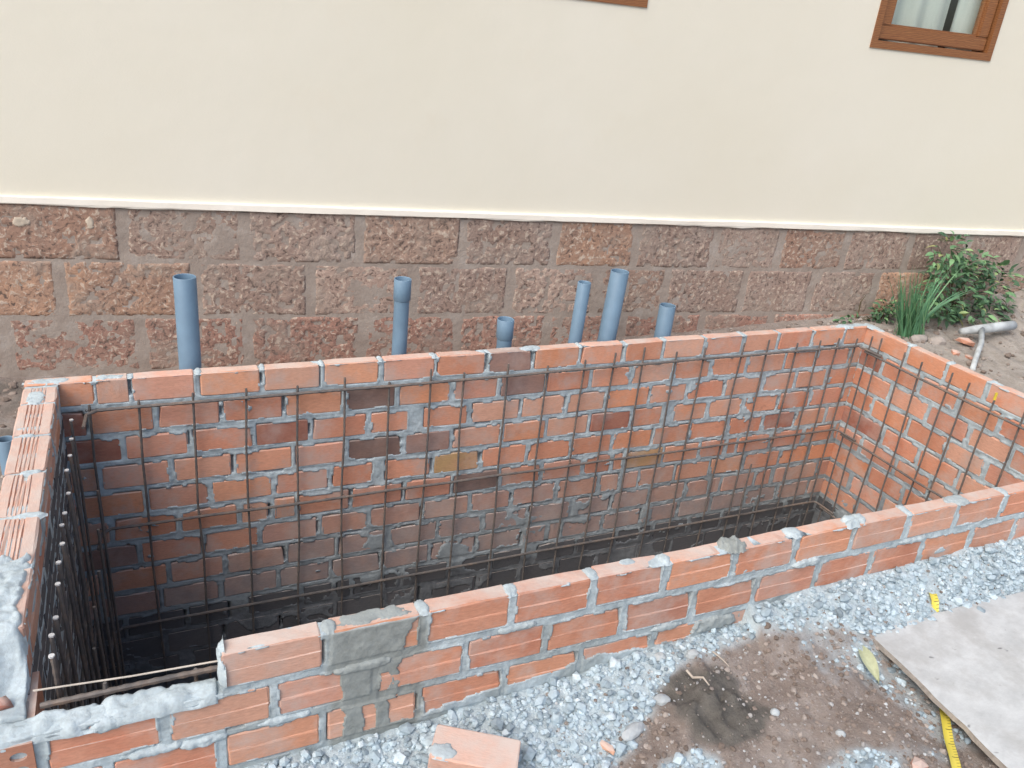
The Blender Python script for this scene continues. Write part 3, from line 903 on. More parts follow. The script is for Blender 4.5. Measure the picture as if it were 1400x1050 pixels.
# --- corner brick laid endwise, its four cores showing
def cored_brick():
    bm = bmesh.new()
    w_, h_ = .088, .083
    cs = [(-.021, -.016), (.021, -.016), (-.021, .016), (.021, .016)]
    ns = 12; rx, rz = .0135, .0098
    outer = [bm.verts.new((x, 0, z)) for x, z in ((-w_ / 2, -h_ / 2), (w_ / 2, -h_ / 2), (w_ / 2, h_ / 2), (-w_ / 2, h_ / 2))]
    mid = {}
    def gv(x, z):
        k = (round(x, 5), round(z, 5))
        if k not in mid: mid[k] = bm.verts.new((x, 0, z))
        return mid[k]
    for v_ in outer: mid[(round(v_.co.x, 5), round(v_.co.z, 5))] = v_
    for cx, cz in cs:
        xs2 = sorted([0, math.copysign(w_ / 2, cx)]); zs2 = sorted([0, math.copysign(h_ / 2, cz)])
        hole = [bm.verts.new((cx + rx * math.cos(2 * math.pi * k / ns), 0, cz + rz * math.sin(2 * math.pi * k / ns))) for k in range(ns)]
        deep = [bm.verts.new((v_.co.x, .05, v_.co.z)) for v_ in hole]
        # ring of border points matched to the hole
        bpt = []
        for k in range(ns):
            a = 2 * math.pi * k / ns
            dx, dz = math.cos(a), math.sin(a)
            tx = ((xs2[1] if dx > 0 else xs2[0]) - cx) / dx if abs(dx) > 1e-6 else 1e9
            tz = ((zs2[1] if dz > 0 else zs2[0]) - cz) / dz if abs(dz) > 1e-6 else 1e9
            t = min(tx, tz); bpt.append(bm.verts.new((cx + dx * t, 0, cz + dz * t)))
        for k in range(ns):
            k2 = (k + 1) % ns
            bm.faces.new((bpt[k], bpt[k2], hole[k2], hole[k]))
            bm.faces.new((hole[k], hole[k2], deep[k2], deep[k]))
            p1, p2 = bpt[k].co, bpt[k2].co
            if abs(p1.x - p2.x) > 1e-5 and abs(p1.z - p2.z) > 1e-5:
                x_ = p1.x if any(abs(p1.x - q) < 1e-5 for q in xs2) else p2.x
                z_ = p1.z if any(abs(p1.z - q) < 1e-5 for q in zs2) else p2.z
                bm.faces.new((bpt[k], bm.verts.new((x_, 0, z_)), bpt[k2]))
        bm.faces.new(deep[::-1])
    v, f = box_vf(-w_ / 2, w_ / 2, 0, BL, -h_ / 2, h_ / 2)
    vs = [bm.verts.new(p) for p in v]
    for ff in f:
        if all(abs(v[i][1]) < 1e-9 for i in ff): continue
        bm.faces.new([vs[i] for i in ff])
    for v_ in outer:
        if not v_.link_faces: bm.verts.remove(v_)
    bmesh.ops.remove_doubles(bm, verts=bm.verts[:], dist=1e-4)
    me = bpy.data.meshes.new('brick'); bm.to_mesh(me); bm.free(); me.materials.append(MAT['brick'])
    return me
cb_ = place_brick(cored_brick(), fl, Vector((.098, -.004, -.143)) - TL, 0, 1.0, (.40, .19, .125, 1), .01)
cb_['label'] = 'brick end with round cores'

# --- lumps of mortar: noisy flattened blobs
def blob(name, parent, c, size, seed, mat='mortar', sub=3, rough=.28, flat=.35, wet=0.0, world=False):
    bm = bmesh.new()
    bmesh.ops.create_icosphere(bm, subdivisions=sub, radius=1.0)
    P_ = np.array([v.co[:] for v in bm.verts])
    n = fbm(P_[:, 0] * 1.6 + seed, P_[:, 1] * 1.6, P_[:, 2] * 1.6, seed=seed) + .5 * fbm(P_[:, 0] * 5, P_[:, 1] * 5 + seed, P_[:, 2] * 5, seed=seed + 7)
    for v, k in zip(bm.verts, n):
        v.co *= 1 + rough * k
        if v.co.z < -flat: v.co.z = -flat
        v.co.x *= size[0]; v.co.y *= size[1]; v.co.z *= size[2]
    me = bpy.data.meshes.new(name); bm.to_mesh(me); bm.free()
    me.polygons.foreach_set('use_smooth', [True] * len(me.polygons))
    me.materials.append(MAT[mat])
    if mat == 'mortar':
        me.attributes.new('wet', 'FLOAT', 'POINT').data.foreach_set('value', np.full(len(me.vertices), wet, np.float32))
    o = bpy.data.objects.new(name, me); COL.objects.link(o)
    o.location = Vector(c) - (TL if parent is not None else Vector((0, 0, 0)))
    if parent is not None: o.parent = parent
    return o
def smear(c, ax, ay, n, lx, ly, h, seed, wet=0., step=.003, parent=None, org=None):
    """irregular pat of mortar on a surface: centre c, in-plane axes ax, ay, outward n"""
    g = np.arange(-lx * 1.5, lx * 1.5 + step, step); k = np.arange(-ly * 1.5, ly * 1.5 + step, step)
    A, B = np.meshgrid(g, k)
    f = 1 - (np.abs(A / lx) ** 2.4 + np.abs(B / ly) ** 2.4) + .95 * fbm(A * 45 + seed, B * 45, seed=seed) + .35 * fbm(A * 130, B * 130 + seed, seed=seed + 3)
    Z = np.where(f > 0, h * (1 - np.exp(-2.2 * np.clip(f, 0, None))) * (1 + .35 * fbm(A * 90, B * 90, seed=seed + 5)), -.004)
    ax, ay, n = Vector(ax), Vector(ay), Vector(n)
    V = np.array(c)[None] + A.ravel()[:, None] * np.array(ax) + B.ravel()[:, None] * np.array(ay) + Z.ravel()[:, None] * np.array(n)
    idx = np.arange(A.size).reshape(A.shape)
    F = np.stack([idx[:-1, :-1], idx[:-1, 1:], idx[1:, 1:], idx[1:, :-1]], -1).reshape(-1, 4)
    F = F[(f.ravel()[F] > -.25).any(1)]
    used = np.unique(F); mp = np.zeros(A.size, int); mp[used] = np.arange(len(used))
    me = np_mesh('mortar_lump', V[used] - np.array(TL if org is None else org), mp[F], 'mortar')
    me.attributes.new('wet', 'FLOAT', 'POINT').data.foreach_set('value', np.full(len(used), wet, np.float32))
    o = bpy.data.objects.new('mortar_lump', me); COL.objects.link(o); o.parent = parent or tank
    return o
EX, EY, EZ = (1, 0, 0), (0, 1, 0), (0, 0, 1)
tops = [(1.615, .020, .036, .024, .017, .9), (1.99, .018, .026, .022, .015, .1), (2.03, .022, .016, .020, .011, .1), (1.805, .022, .022, .020, .007, .1),
        (.648, .022, .012, .02, .006, .5), (.735, .024, .075, .020, .004, .8), (.836, .022, .012, .022, .005, .2), (1.03, .022, .016, .022, .005, .1), (1.225, .022, .014, .022, .005, .1), (1.42, .022, .014, .022, .005, .1),
        (1.33, .034, .02, .010, .003, .1), (2.2, .022, .010, .022, .004, .1), (2.40, .022, .04, .020, .004, .4), (2.59, .022, .012, .02, .005, .1), (2.79, .022, .012, .02, .005, .1),
        (.268, W + .022, .045, .018, .005, 0), (.10, W + .022, .055, .018, .004, 0), (.515, W + .022, .010, .02, .005, 0), (.71, W + .022, .008, .02, .005, 0), (.90, W + .022, .008, .02, .005, 0),
        (1.10, W + .022, .008, .02, .005, 0), (1.29, W + .022, .010, .02, .005, 0), (1.68, W + .022, .040, .018, .005, 0), (1.88, W + .022, .010, .02, .004, 0), (2.27, W + .022, .010, .02, .004, 0),
        (2.66, W + .022, .012, .02, .004, 0), (3.28, W + .022, .10, .020, .005, 0), (3.392, W - .02, .020, .05, .005, 0), (3.392, 1.045, .02, .012, .004, 0), (3.392, .845, .02, .012, .004, 0), (3.392, .65, .02, .012, .004, 0),
        (.105, .562, .030, .012, .004, 0), (.085, .372, .036, .016, .005, 0), (.075, 1.19, .022, .045, .003, 0), (.10, .757, .022, .012, .004, 0), (.075, .955, .02, .010, .004, 0)]
for k, (x, y, lx, ly, h, wet) in enumerate(tops):
    smear((x, y, 0.0), EX, EY, EZ, lx, ly, h, 600 + k, wet)
faces = [(1.86, -.086, .050, .011, .011, .1), (2.25, -.090, .050, .009, .008, .1), (1.04, -.090, .05, .008, .006, .2), (.32, -.190, .05, .009, .008, 0), (.41, -.196, .04, .010, .008, 0),
         (.56, -.19, .05, .008, .006, 0), (1.45, -.19, .05, .008, .006, .3), (.72, -.10, .06, .010, .007, .8), (1.60, -.215, .07, .02, .008, .6), (2.20, -.19, .06, .010, .008, .2), (.25, -.105, .03, .012, .006, 0)]
for k, (x, z, lx, lz, h, wet) in enumerate(faces):
    smear((x, .0005, z), EX, EZ, (0, -1, 0), lx, lz, h, 660 + k, wet)
# mortar buttered on the exposed end of the first top brick
smear((.4525, .021, -.042), EY, EZ, (-1, 0, 0), .023, .046, .009, 690, 0)
# mortar bed on the low end of the near wall
def slab(name, parent, ux, vy, topf, zb, wet=0.):
    U, Vv = np.meshgrid(ux, vy); Z = topf(U, Vv)
    idx = np.arange(U.size).reshape(U.shape)
    F = np.stack([idx[:-1, :-1], idx[:-1, 1:], idx[1:, 1:], idx[1:, :-1]], -1).reshape(-1, 4)
    V = np.stack([U.ravel(), Vv.ravel(), Z.ravel()], 1)
    rim = np.concatenate([idx[0, :], idx[1:, -1], idx[-1, -2::-1], idx[-2:0:-1, 0]])
    Vb = V[rim].copy(); Vb[:, 2] = zb
    nb = len(V); k = np.arange(len(rim)); k2 = (k + 1) % len(rim)
    V = np.concatenate([V, Vb]); F = np.concatenate([F, np.stack([rim[k], nb + k, nb + k2, rim[k2]], 1)])
    # ragged outline
    V[:, 0] += .004 * fbm(V[:, 0] * 60, V[:, 1] * 60, seed=77); V[:, 1] += .006 * fbm(V[:, 0] * 35, V[:, 1] * 35 + 9, seed=78)
    me = np_mesh(name, V - np.array(TL), F, 'mortar')
    me.attributes.new('wet', 'FLOAT', 'POINT').data.foreach_set('value', np.full(len(V), wet, np.float32))
    o = bpy.data.objects.new(name, me); COL.objects.link(o); o.parent = parent
    return o
slab('mortar_bed', tank, np.arange(.03, .4405, .0045), np.arange(-.004, .049, .0045),
     lambda u, v: -.088 + .008 * fbm(u * 45, v * 45, seed=80) + .007 * fbm(u * 9, v * 9, seed=81) - .018 * (1 - sstep(0, .012, v + .004 + .006 * vn(u * 30, v * 0, seed=82))) - .012 * np.exp(-((u - .245) / .006) ** 2), -.108)
def left_top(u, v):
    inner = .118 + .012 * fbm(v * 25, v * 0, seed=83)
    covered = sstep(-.006, .004, inner - u) * sstep(-.02, .0, .395 + .05 * fbm(u * 30, u * 0 + 2, seed=84) - v)
    z = .007 + .010 * fbm(u * 28, v * 28, seed=85) + .006 * fbm(u * 80, v * 80, seed=86)
    z = z * covered - .02 * (1 - covered)
    drop = 1 - sstep(.10, .19, v + .015 * fbm(u * 20, v * 20, seed=87))
    low = -.088 + .008 * fbm(u * 30, v * 30, seed=88)
    full = z * (1 - drop) + low * drop
    return np.where(v < .22, np.maximum(full, z * (1 - drop) + low * drop), full)
slab('mortar_bed', tank, np.arange(.03, .1295, .0035), np.arange(.05, .47, .0035), left_top, -.12)
frag = blob('brick_stub', tank, (.090, .082, -.082), (.024, .012, .013), 44, mat='brick', sub=1, rough=.7)
frag.color = (.38, .16, .12, 1)

for k, (x, z, lx, lz) in enumerate([(.03, .335, .026, .016), (.235, .335, .013, .019)]):
    o = smear((x, -.005, z + HZ), EX, EZ, (0, -1, 0), lx, lz, .0022, 730 + k, parent=house, org=(0, 0, 0))
    o.name = 'plaster_splash'; o.data.materials[0] = MAT['splash']

# ================================================================== REINFORCEMENT
cage = empty('rebar_cage', (1.75, .65, FLOOR_Z))
tag(cage, 'grid of dark ribbed reinforcing bars tied inside the brick tank', 'rebar cage')
CG = Vector((1.75, .65, FLOOR_Z))
def bar(name, pts, r=.0039, sides=7, mat='rebar', ribs=True):
    pts = [Vector(p) for p in pts]
    dense, rad = [], []
    i = 0
    for a, b_ in zip(pts, pts[1:]):
        n = max(1, int((b_ - a).length / .012))
        for k in range(n):
            dense.append(a.lerp(b_, k / n)); rad.append(r * (1.13 if i % 2 else .93) if ribs else r); i += 1
    dense.append(pts[-1]); rad.append(r)
    v, f = tube_vf(dense, rad, sides)
    o = mesh_obj(name, [p - CG for p in v], f, mat, cage)
    o.rotation_euler = (0, 0, 0)
    return o
def wobble(a, b_, n=5, amp=.005):
    a, b_ = Vector(a), Vector(b_)
    return [a.lerp(b_, k / n) + Vector((random.uniform(-amp, amp), random.uniform(-amp, amp) * .6, random.uniform(-amp, amp) * .4)) for k in range(n + 1)]
bxs = [.202, .337, .491, .651, .812, .969, 1.125, 1.278, 1.403, 1.571, 1.734, 1.894, 2.028, 2.162, 2.316, 2.459, 2.652, 2.789, 2.956, 3.083, 3.192, 3.30]
zb = FLOOR_Z + .01
for i, x in enumerate(bxs):
    ztop = -.055 + random.uniform(-.02, .02) if i < 11 else random.uniform(-.05, -.012)
    lean = random.uniform(-.012, .012)
    bar('vertical_bar', wobble((x, W - .020, ztop), (x + lean, W - .022, zb), 6, .004))
    if i in (17,): bar('vertical_bar', wobble((x + .05, W - .04, ztop - .6), (x + .045, W - .05, zb), 4, .004))
yb = W - .030
hz = [-.084, -.505, -.905]
for z in hz:
    bar('horizontal_bar', [(.19, yb - .10, z - .004), (.196, yb - .02, z - .002), (.225, yb, z)] + wobble((.3, yb, z), (L - .06, yb, z + random.uniform(-.006, .006)), 14, .004) + [(L - .048, yb - .02, z), (L - .045, yb - .12, z)], .005)
# right end
for i, y in enumerate([1.21, 1.159, 1.021, .929, .787, .705, .587, .46, .33, .2, .1]):
    zt = random.uniform(-.03, .0)
    if i == 6:
        zt = -.045
        tip = bar('painted_tip', [(L - .036, y, -.015), (L - .036, y, -.045)], .0052, mat='yellow', ribs=False)
    bar('vertical_bar', wobble((L - .036, y, zt), (L - .04 + random.uniform(-.01, .01), y + random.uniform(-.02, .02), zb), 6, .004))
xr = L - .047
for z in hz:
    bar('horizontal_bar', wobble((xr, W - .06, z - .012), (xr, .08, z - .01), 8, .004), .005)
# left end: tall bars with bright cut tops
for i, y in enumerate([1.12, 1.02, .935, .835, .75, .655, .595, .50, .435, .355, .275, .205, .14]):
    zt = -.055 + random.uniform(-.012, .012)
    x = .168 + random.uniform(-.004, .004)
    bar('vertical_bar', wobble((x, y, zt), (x + random.uniform(.0, .03), y + random.uniform(-.02, .02), zb), 6, .002))
    bar('cut_end', [(x, y, zt - .002), (x, y, zt + .0015)], .0056, mat='cut', ribs=False)
    if i % 2 == 0: bar('vertical_bar', wobble((x + .045, y - .03, zt - .22), (x + .06, y + .02, zb), 5, .002))
for z in (-.30, -.56, -.78, -1.0):
    bar('horizontal_bar', wobble((.157, W - .08, z), (.157, .09, z), 8, .002), .004)
# near side
for i in range(20):
    x = .25 + i * .16
    bar('vertical_bar', wobble((x, .085, -.095 if i else -.082), (x, .09, zb), 4, .004))
for z in (-.100, -.35, -.6, -.85, -1.1):
    bar('horizontal_bar', wobble((.150, .078, z), (L - .06, .078, z + .004), 14, .003), .0058)
bar('binding_wire', [(.140, .092, -.075), (.30, .07, -.068), (.449, .052, -.058)], .0018, mat='string', ribs=False)
# floor mat
for i in range(22): bar('floor_bar', wobble((.24 + i * .15, .09, FLOOR_Z + .03), (.24 + i * .15, W - .05, FLOOR_Z + .03), 4, .004), ribs=False)
for i in range(7): bar('floor_bar', wobble((.17, .15 + i * .16, FLOOR_Z + .042), (L - .05, .15 + i * .16, FLOOR_Z + .042), 6, .004), ribs=False)
# knots of tying wire
for i, x in enumerate(bxs):
    for z in hz[:2]:
        if random.random() < .7:
            pts = [(x + .009 * math.cos(t), W - .025 + .009 * math.sin(t) * .8, z + .006 * math.sin(2 * t)) for t in np.linspace(0, 2 * math.pi, 9)]
            bar('tie_wire', pts, .0013, 4, ribs=False)

# ================================================================== PIPES
def pipe(x, y, ztop, r, zbot, lean, label, socket=False, wall=.0035):
    e = empty('drain_pipe', (x, y, zbot))
    tag(e, label, 'pipe', 'blue grey drain pipes standing out of the soil')
    n = 28
    hgt = ztop - zbot
    def ring(rr, z): return [(rr * math.cos(2 * math.pi * k / n) + lean[0] * (z - 0), rr * math.sin(2 * math.pi * k / n) + lean[1] * z, z) for k in range(n)]
    def shell(rings):
        V, F = [], []
        for j, rg in enumerate(rings):
            V += rg
            if j:
                for k in range(n):
                    a, b_ = (j - 1) * n + k, (j - 1) * n + (k + 1) % n
                    F.append((a, b_, b_ + n, a + n))
        return V, F
    if socket:
        sh = .075
        V, F = shell([ring(r, 0), ring(r, hgt - sh)])
        mesh_obj('pipe_body', V, F, 'pipe', e, True)
        V, F = shell([ring(r - .001, hgt - sh - .006), ring(r + wall, hgt - sh), ring(r + wall, hgt - .001), ring(r + wall - .001, hgt), ring(r + .0005, hgt), ring(r, hgt - .002), ring(r, hgt - .06), ring(r - wall, hgt - .062), ring(r - wall, hgt - .2)])
        mesh_obj('socket', V, F, 'pipe', e, True)
    else:
        V, F = shell([ring(r, 0), ring(r, hgt - .001), ring(r - .0008, hgt), ring(r - wall, hgt), ring(r - wall - .0003, hgt - .002), ring(r - wall, max(0, hgt - .25))])
        mesh_obj('pipe_body', V, F, 'pipe', e, True)
    return e
pipe(.500, 1.42, .271, .0345, -.28, (.0, .0), 'thick blue grey pipe standing at far left, behind the tank')
pipe(1.206, 1.42, .244, .0270, -.26, (.006, 0), 'slim blue grey pipe with a wider socket at its top', True)
pipe(1.630, 1.42, .074, .0290, -.24, (-.03, 0), 'shortest blue grey pipe stub, barely above the tank rim', True)
pipe(1.928, 1.42, .209, .0262, -.22, (.03, 0), 'slim leaning blue grey pipe just left of the tallest thick one')
pipe(2.072, 1.42, .250, .0365, -.2, (.05, 0), 'thick tall blue grey pipe right of the slim leaning pipe')
pipe(2.352, 1.42, .098, .0340, -.18, (.0, 0), 'short thick blue grey pipe, rightmost of those behind the tank')
pipe(-.010, 1.187, -.12, .0225, -.45, (0, 0), 'blue grey pipe at the left picture edge outside the left tank wall')

# ================================================================== GRAVEL
def stones(n, sampler, smin, smax, seed, sub, lift=.35, sq=.75):
    r = np.random.default_rng(seed)
    bm = bmesh.new(); bmesh.ops.create_icosphere(bm, subdivisions=sub, radius=1.0)
    B = np.array([v.co[:] for v in bm.verts]); T = np.array([[v.index for v in f.verts] for f in bm.faces]); bm.free()
    protos = []
    for k in range(14):
        D = B.copy()
        for _ in range(9):                               # knock flat facets off the ball
            nrm = r.normal(size=3); nrm /= np.linalg.norm(nrm); dcut = r.uniform(.5, .85)
            s = D @ nrm; D = D - np.outer(np.clip(s - dcut, 0, None), nrm)
        D = D * r.uniform(.75, 1.2, size=3)
        protos.append(D)
    xy = sampler(n, r)
    n = len(xy)
    Vs, Fs = [], []
    gz = ground_h(xy[:, 0], xy[:, 1])
    for i in range(n):
        D = protos[r.integers(14)]
        s = smin + (smax - smin) * r.random() ** 2.2
        q = r.normal(size=4); q /= np.linalg.norm(q); w, x, y, z = q
        R = np.array([[1 - 2 * (y * y + z * z), 2 * (x * y - z * w), 2 * (x * z + y * w)], [2 * (x * y + z * w), 1 - 2 * (x * x + z * z), 2 * (y * z - x * w)], [2 * (x * z - y * w), 2 * (y * z + x * w), 1 - 2 * (x * x + y * y)]])
        A = (D * s) @ R.T
        A[:, 2] *= sq
        A += np.array([xy[i, 0], xy[i, 1], gz[i] + s * lift * r.uniform(-.4, 1.3)])
        Vs.append(A); Fs.append(T + i * len(B))
    return np.concatenate(Vs), np.concatenate(Fs)
def gravel_sampler(n, r):
    out = []
    while len(out) < n:
        x = r.uniform(.25, 3.2, 4000); y = r.uniform(-.62, .0, 4000)
        g, w, _ = cover(x, y)
        dens = np.where(y > -.27, 1.0, .6)
        tx = np.clip(((x - 2.30) * -.05 + (y + .048) * -.08) / .0089, 0, 1)
        clear = np.hypot(x - (2.30 - .05 * tx), y - (-.048 - .08 * tx)) > .020
        ok = (r.random(4000) < g * dens * (g > .3) * np.where(g < .56, .35, 1)) & (y < -.006) & clear
        out += list(zip(x[ok], y[ok]))
    return np.array(out[:n])
V, F = stones(7000, gravel_sampler, .0040, .0120, 5, 1, .55)
V2, F2 = stones(420, gravel_sampler, .010, .021, 15, 1, .45)
V, F = np.concatenate([V, V2]), np.concatenate([F, F2 + len(V)])
go = link(bpy.data.objects.new('gravel', np_mesh('gravel', V, F, 'gravel', False)))
tag(go, 'pale blue grey crushed stone heaped along the near wall', 'gravel', kind='stuff')
def pebble_sampler(n, r):
    x = r.uniform(1.1, 2.6, n * 2); y = r.uniform(-.75, -.03, n * 2)
    g, w, _ = cover(x, y)
    ok = r.random(n * 2) < .75 - .3 * w
    return np.stack([x, y], 1)[ok][:n]
V, F = stones(3800, pebble_sampler, .0014, .0070, 6, 1, .3)
po = link(bpy.data.objects.new('pebbles', np_mesh('pebbles', V, F, 'pebble', False)))
tag(po, 'small loose pebbles and grit scattered over the brown soil', 'pebbles', kind='stuff')
def clod_sampler(n, r):
    x = r.uniform(3.42, 4.9, n); y = r.uniform(.35, 1.35, n)
    a = np.stack([x, y], 1)
    b_ = np.stack([r.uniform(-.35, .04, n // 5), r.uniform(.9, 1.85, n // 5)], 1)
    c_ = np.stack([r.uniform(2.4, 3.6, n // 6), r.uniform(1.34, 1.55, n // 6)], 1)
    a = np.concatenate([a, b_, c_])
    return a[a[:, 1] < HY0 - .12 * a[:, 0] - .02]
V, F = stones(900, clod_sampler, .004, .018, 8, 1, .3)
def front_clods(n, r):
    x = r.uniform(1.0, 2.15, n * 3); y = r.uniform(-.70, -.04, n * 3)
    g, w, _ = cover(x, y)
    k = (r.random(n * 3) < (1 - g) * (.35 + .65 * sstep(-.2, .5, fbm(x * 8, y * 8, seed=47))) * (1 - w))
    return np.stack([x, y], 1)[k][:n]
V2, F2 = stones(2600, front_clods, .002, .0105, 18, 1, .15)
V, F = np.concatenate([V, V2]), np.concatenate([F, F2 + len(V)])
co = link(bpy.data.objects.new('soil_clods', np_mesh('soil_clods', V, F, 'clod', False)))
tag(co, 'crumbled brown soil clods strewn over the bare earth', 'soil clods', kind='stuff')

def gz1(x, y): return float(ground_h(np.array([x]), np.array([y]))[0])
def rock(x, y, s, seed, label, cat='stone', mat='rock', name='stone', dz=0.0, rough=.3, group=None, rz=0, sub=2):
    o = blob(name, None, (x, y, gz1(x, y) + s[2] * .25 + dz), s, seed, mat=mat, sub=sub, rough=rough, flat=.6)
    o.rotation_euler = (0, 0, rz)
    o.data.polygons.foreach_set('use_smooth', [False] * len(o.data.polygons))
    return tag(o, label, cat, group)
rock(1.275, -.165, (.034, .016, .012), 61, 'flat grey stone lying beside the orange brick chip', rz=.35)
rock(1.375, -.125, (.020, .016, .013), 62, 'pale blocky stone at the left foot of the dark mud heap', mat='rock')
rock(1.50, -.055, (.017, .013, .010), 63, 'pale round stone above the dark mud heap', mat='rock')
rock(1.42, -.035, (.015, .012, .009), 64, 'small whitish stone just left of the dark mud heap', mat='rock')
rock(1.60, -.245, (.012, .010, .009), 65, 'whitish stone on bare soil right of the wet mud', mat='rock')
rock(1.70, -.345, (.012, .011, .009), 66, 'round whitish stone alone on the brown soil in front', mat='rock')
rock(3.62, 1.10, (.045, .035, .032), 67, 'large grey soil lump next to the grass tuft', 'soil lump', 'clod', 'soil_lump', rough=.35)
rock(3.53, 1.13, (.05, .025, .02), 68, 'flat pale soil lump between grass tuft and tank corner', 'soil lump', 'clod', 'soil_lump', rough=.35)
rock(4.25, 1.02, (.06, .05, .045), 69, 'big pale soil lump near the right picture edge', 'soil lump', 'clod', 'soil_lump', rough=.35)
rock(4.45, 1.2, (.09, .05, .06), 70, 'pale soil lump under the plant at right edge', 'soil lump', 'clod', 'soil_lump', rough=.35)

# broken brick pieces
def chip(x, y, s, seed, label, rz, tilt, col=(.55, .235, .14, 1), dz=0):
    o = rock(x, y, s, seed, label, 'brick fragment', 'brick', 'brick_fragment', dz=dz, rough=.5, group='loose brick fragments', rz=rz, sub=1)
    o.rotation_euler = (tilt[0], tilt[1], rz); o.color = col
    return o
chip(1.2, -.185, (.026, .0095, .009), 71, 'orange sliver of brick on the gravel by the flat grey stone', -1.05, (.2, .1), (.60, .36, .25, 1), .006)
chip(3.735, 1.045, (.05, .020, .018), 72, 'pinkish brick chip beside the pale T-shaped piece', -.55, (.1, .2), (.52, .25, .17, 1), .012)
chip(3.60, .985, (.025, .022, .013), 73, 'small brick crumb on the soil by the right wall rim', .4, (.1, 0), (.50, .26, .19, 1))
chip(3.64, .945, (.030, .018, .012), 74, 'brick crumb nearest to the stem of the T-shaped piece', 1.0, (0, .1), (.50, .26, .19, 1))
chip(1.80, -.47, (.03, .018, .012), 75, 'pinkish brick crumb in gravel at bottom edge near the yellow tape', .3, (0, .2), (.50, .28, .22, 1))
# loose brick lying on the gravel
lb = bpy.data.objects.new('loose_brick', brick_mesh('loose_brick', BL, cham(-BH / 2, BH / 2, -BT / 2, BT / 2), 401))
COL.objects.link(lb)
ang = math.atan2(-.102, .167)
lb.location = (.855 + .5 * (.93) * .195 * .86 - .515 * .040, -.053 - .5 * .93 * .195 * .52 - .857 * .040, -.270)
lb.rotation_euler = (.10, .02, ang)
lb.color = (.62, .385, .30, 1)
tag(lb, 'whole pale orange brick lying loose on the gravel at bottom', 'brick')
smear((-.06, -.02, BT / 2), EX, EY, EZ, .026, .020, .003, 711, .2, parent=lb, org=(0, 0, 0))

# twigs
def twig(pts, r, label):
    o = mesh_obj('twig', *tube_vf(pts, [r, r * 1.1, r * .9, r * .5][:len(pts)], 6), 'twig')
    return tag(o, label, 'twig', 'dry twigs on the soil')
def gpt(x, y, dz=.008): return (x, y, gz1(x, y) + dz)
twig([gpt(1.452, -.098, .022), gpt(1.457, -.118, .024), gpt(1.466, -.140, .024), gpt(1.472, -.158, .020)], .0028, 'pale dry twig on the dark wet mud')
twig([gpt(1.555, -.062), gpt(1.562, -.08), gpt(1.566, -.094), gpt(1.572, -.108)], .0016, 'thin dry twig on brown soil right of the mud')
# faded leaf by the board
V, F = [], []
for i in range(9):
    t = i / 8
    wd = .016 * math.sin(math.pi * min(1, t * .92 + .06)) ** .8
    for s in (-1, -.5, 0, .5, 1):
        V.append(((t - .5) * .115, s * wd, .010 * abs(s) + .012 * math.sin(t * 3)))
    if i:
        for k in range(4):
            a = (i - 1) * 5 + k; F.append((a, a + 1, a + 6, a + 5))
lf = mesh_obj('fallen_leaf', V, F, 'dryleaf', None, True)
lf.location = (1.945, -.195, gz1(1.945, -.195) + .012); lf.rotation_euler = (.35, .1, math.radians(-112))
tag(lf, 'faded green leaf lying beside the corner of the pale board', 'leaf')

# ================================================================== BOARD AND TAPE
BZ = -.247
bn = Vector((2.010, -.120, BZ))
bd = empty('shuttering_board', bn)
tag(bd, 'worn pale board lying flat on the ground at lower right', 'board')
ca, cbv = Vector((.9996, -.0285, .006)), Vector((-.100, -.99, .0))
ca.normalize(); cbv.normalize()
nu, nv = 41, 41
V, F = [], []
for j in range(nv):
    for i in range(nu):
        a, b_ = 1.22 * i / (nu - 1), 1.15 * j / (nv - 1)
        e = .003 * float(vn(a * 25, b_ * 25, seed=501))
        ex = e if i in (0, nu - 1) else 0; ey = e if j in (0, nv - 1) else 0
        p = ca * (a + ex) + cbv * (b_ + ey)
        V.append((p.x, p.y, p.z + .004 * float(vn(a * 3, b_ * 3, seed=502))))
    if j:
        for i in range(nu - 1):
            a = (j - 1) * nu + i; F.append((a, a + nu, a + nu + 1, a + 1))
mesh_obj('board_face', V, F, 'board', bd, True)
rim = list(range(nu)) + [j * nu + nu - 1 for j in range(1, nv)] + [(nv - 1) * nu + i for i in range(nu - 2, -1, -1)] + [j * nu for j in range(nv - 2, 0, -1)]
n0 = len(rim)
V2 = [V[i] for i in rim] + [(V[i][0], V[i][1], V[i][2] - .014 + .002 * random.uniform(-1, 1)) for i in rim]
F2 = [(k, (k + 1) % n0, n0 + (k + 1) % n0, n0 + k) for k in range(n0)] + [tuple(range(n0, 2 * n0))]
mesh_obj('board_edge', V2, F2, 'board_edge', bd)
# tape blade running under the board
def tape(pts, wd=.0205):
    pts = [Vector(p) for p in pts]
    dn = []
    for a, b_ in zip(pts, pts[1:]):
        for k in range(6): dn.append(a.lerp(b_, k / 6))
    dn.append(pts[-1])
    V, F, UV = [], [], []
    s = 0
    for i, p in enumerate(dn):
        t = (dn[min(i + 1, len(dn) - 1)] - dn[max(i - 1, 0)]).normalized()
        sd_ = t.cross(Vector((0, 0, 1))).normalized()
        if i: s += (dn[i] - dn[i - 1]).length
        for k in range(5):
            q = k / 4 - .5
            V.append(p + sd_ * q * wd + Vector((0, 0, .0035 * (2 * q) ** 2))); UV.append((s, k / 4))
        if i:
            for k in range(4):
                a = (i - 1) * 5 + k; F.append((a, a + 1, a + 6, a + 5))
    o = mesh_obj('measuring_tape', V, F, 'tape', None, True)
    uvl = o.data.uv_layers.new(name='tape')
    for lp in o.data.loops: uvl.data[lp.index].uv = UV[lp.vertex_index]
    return o
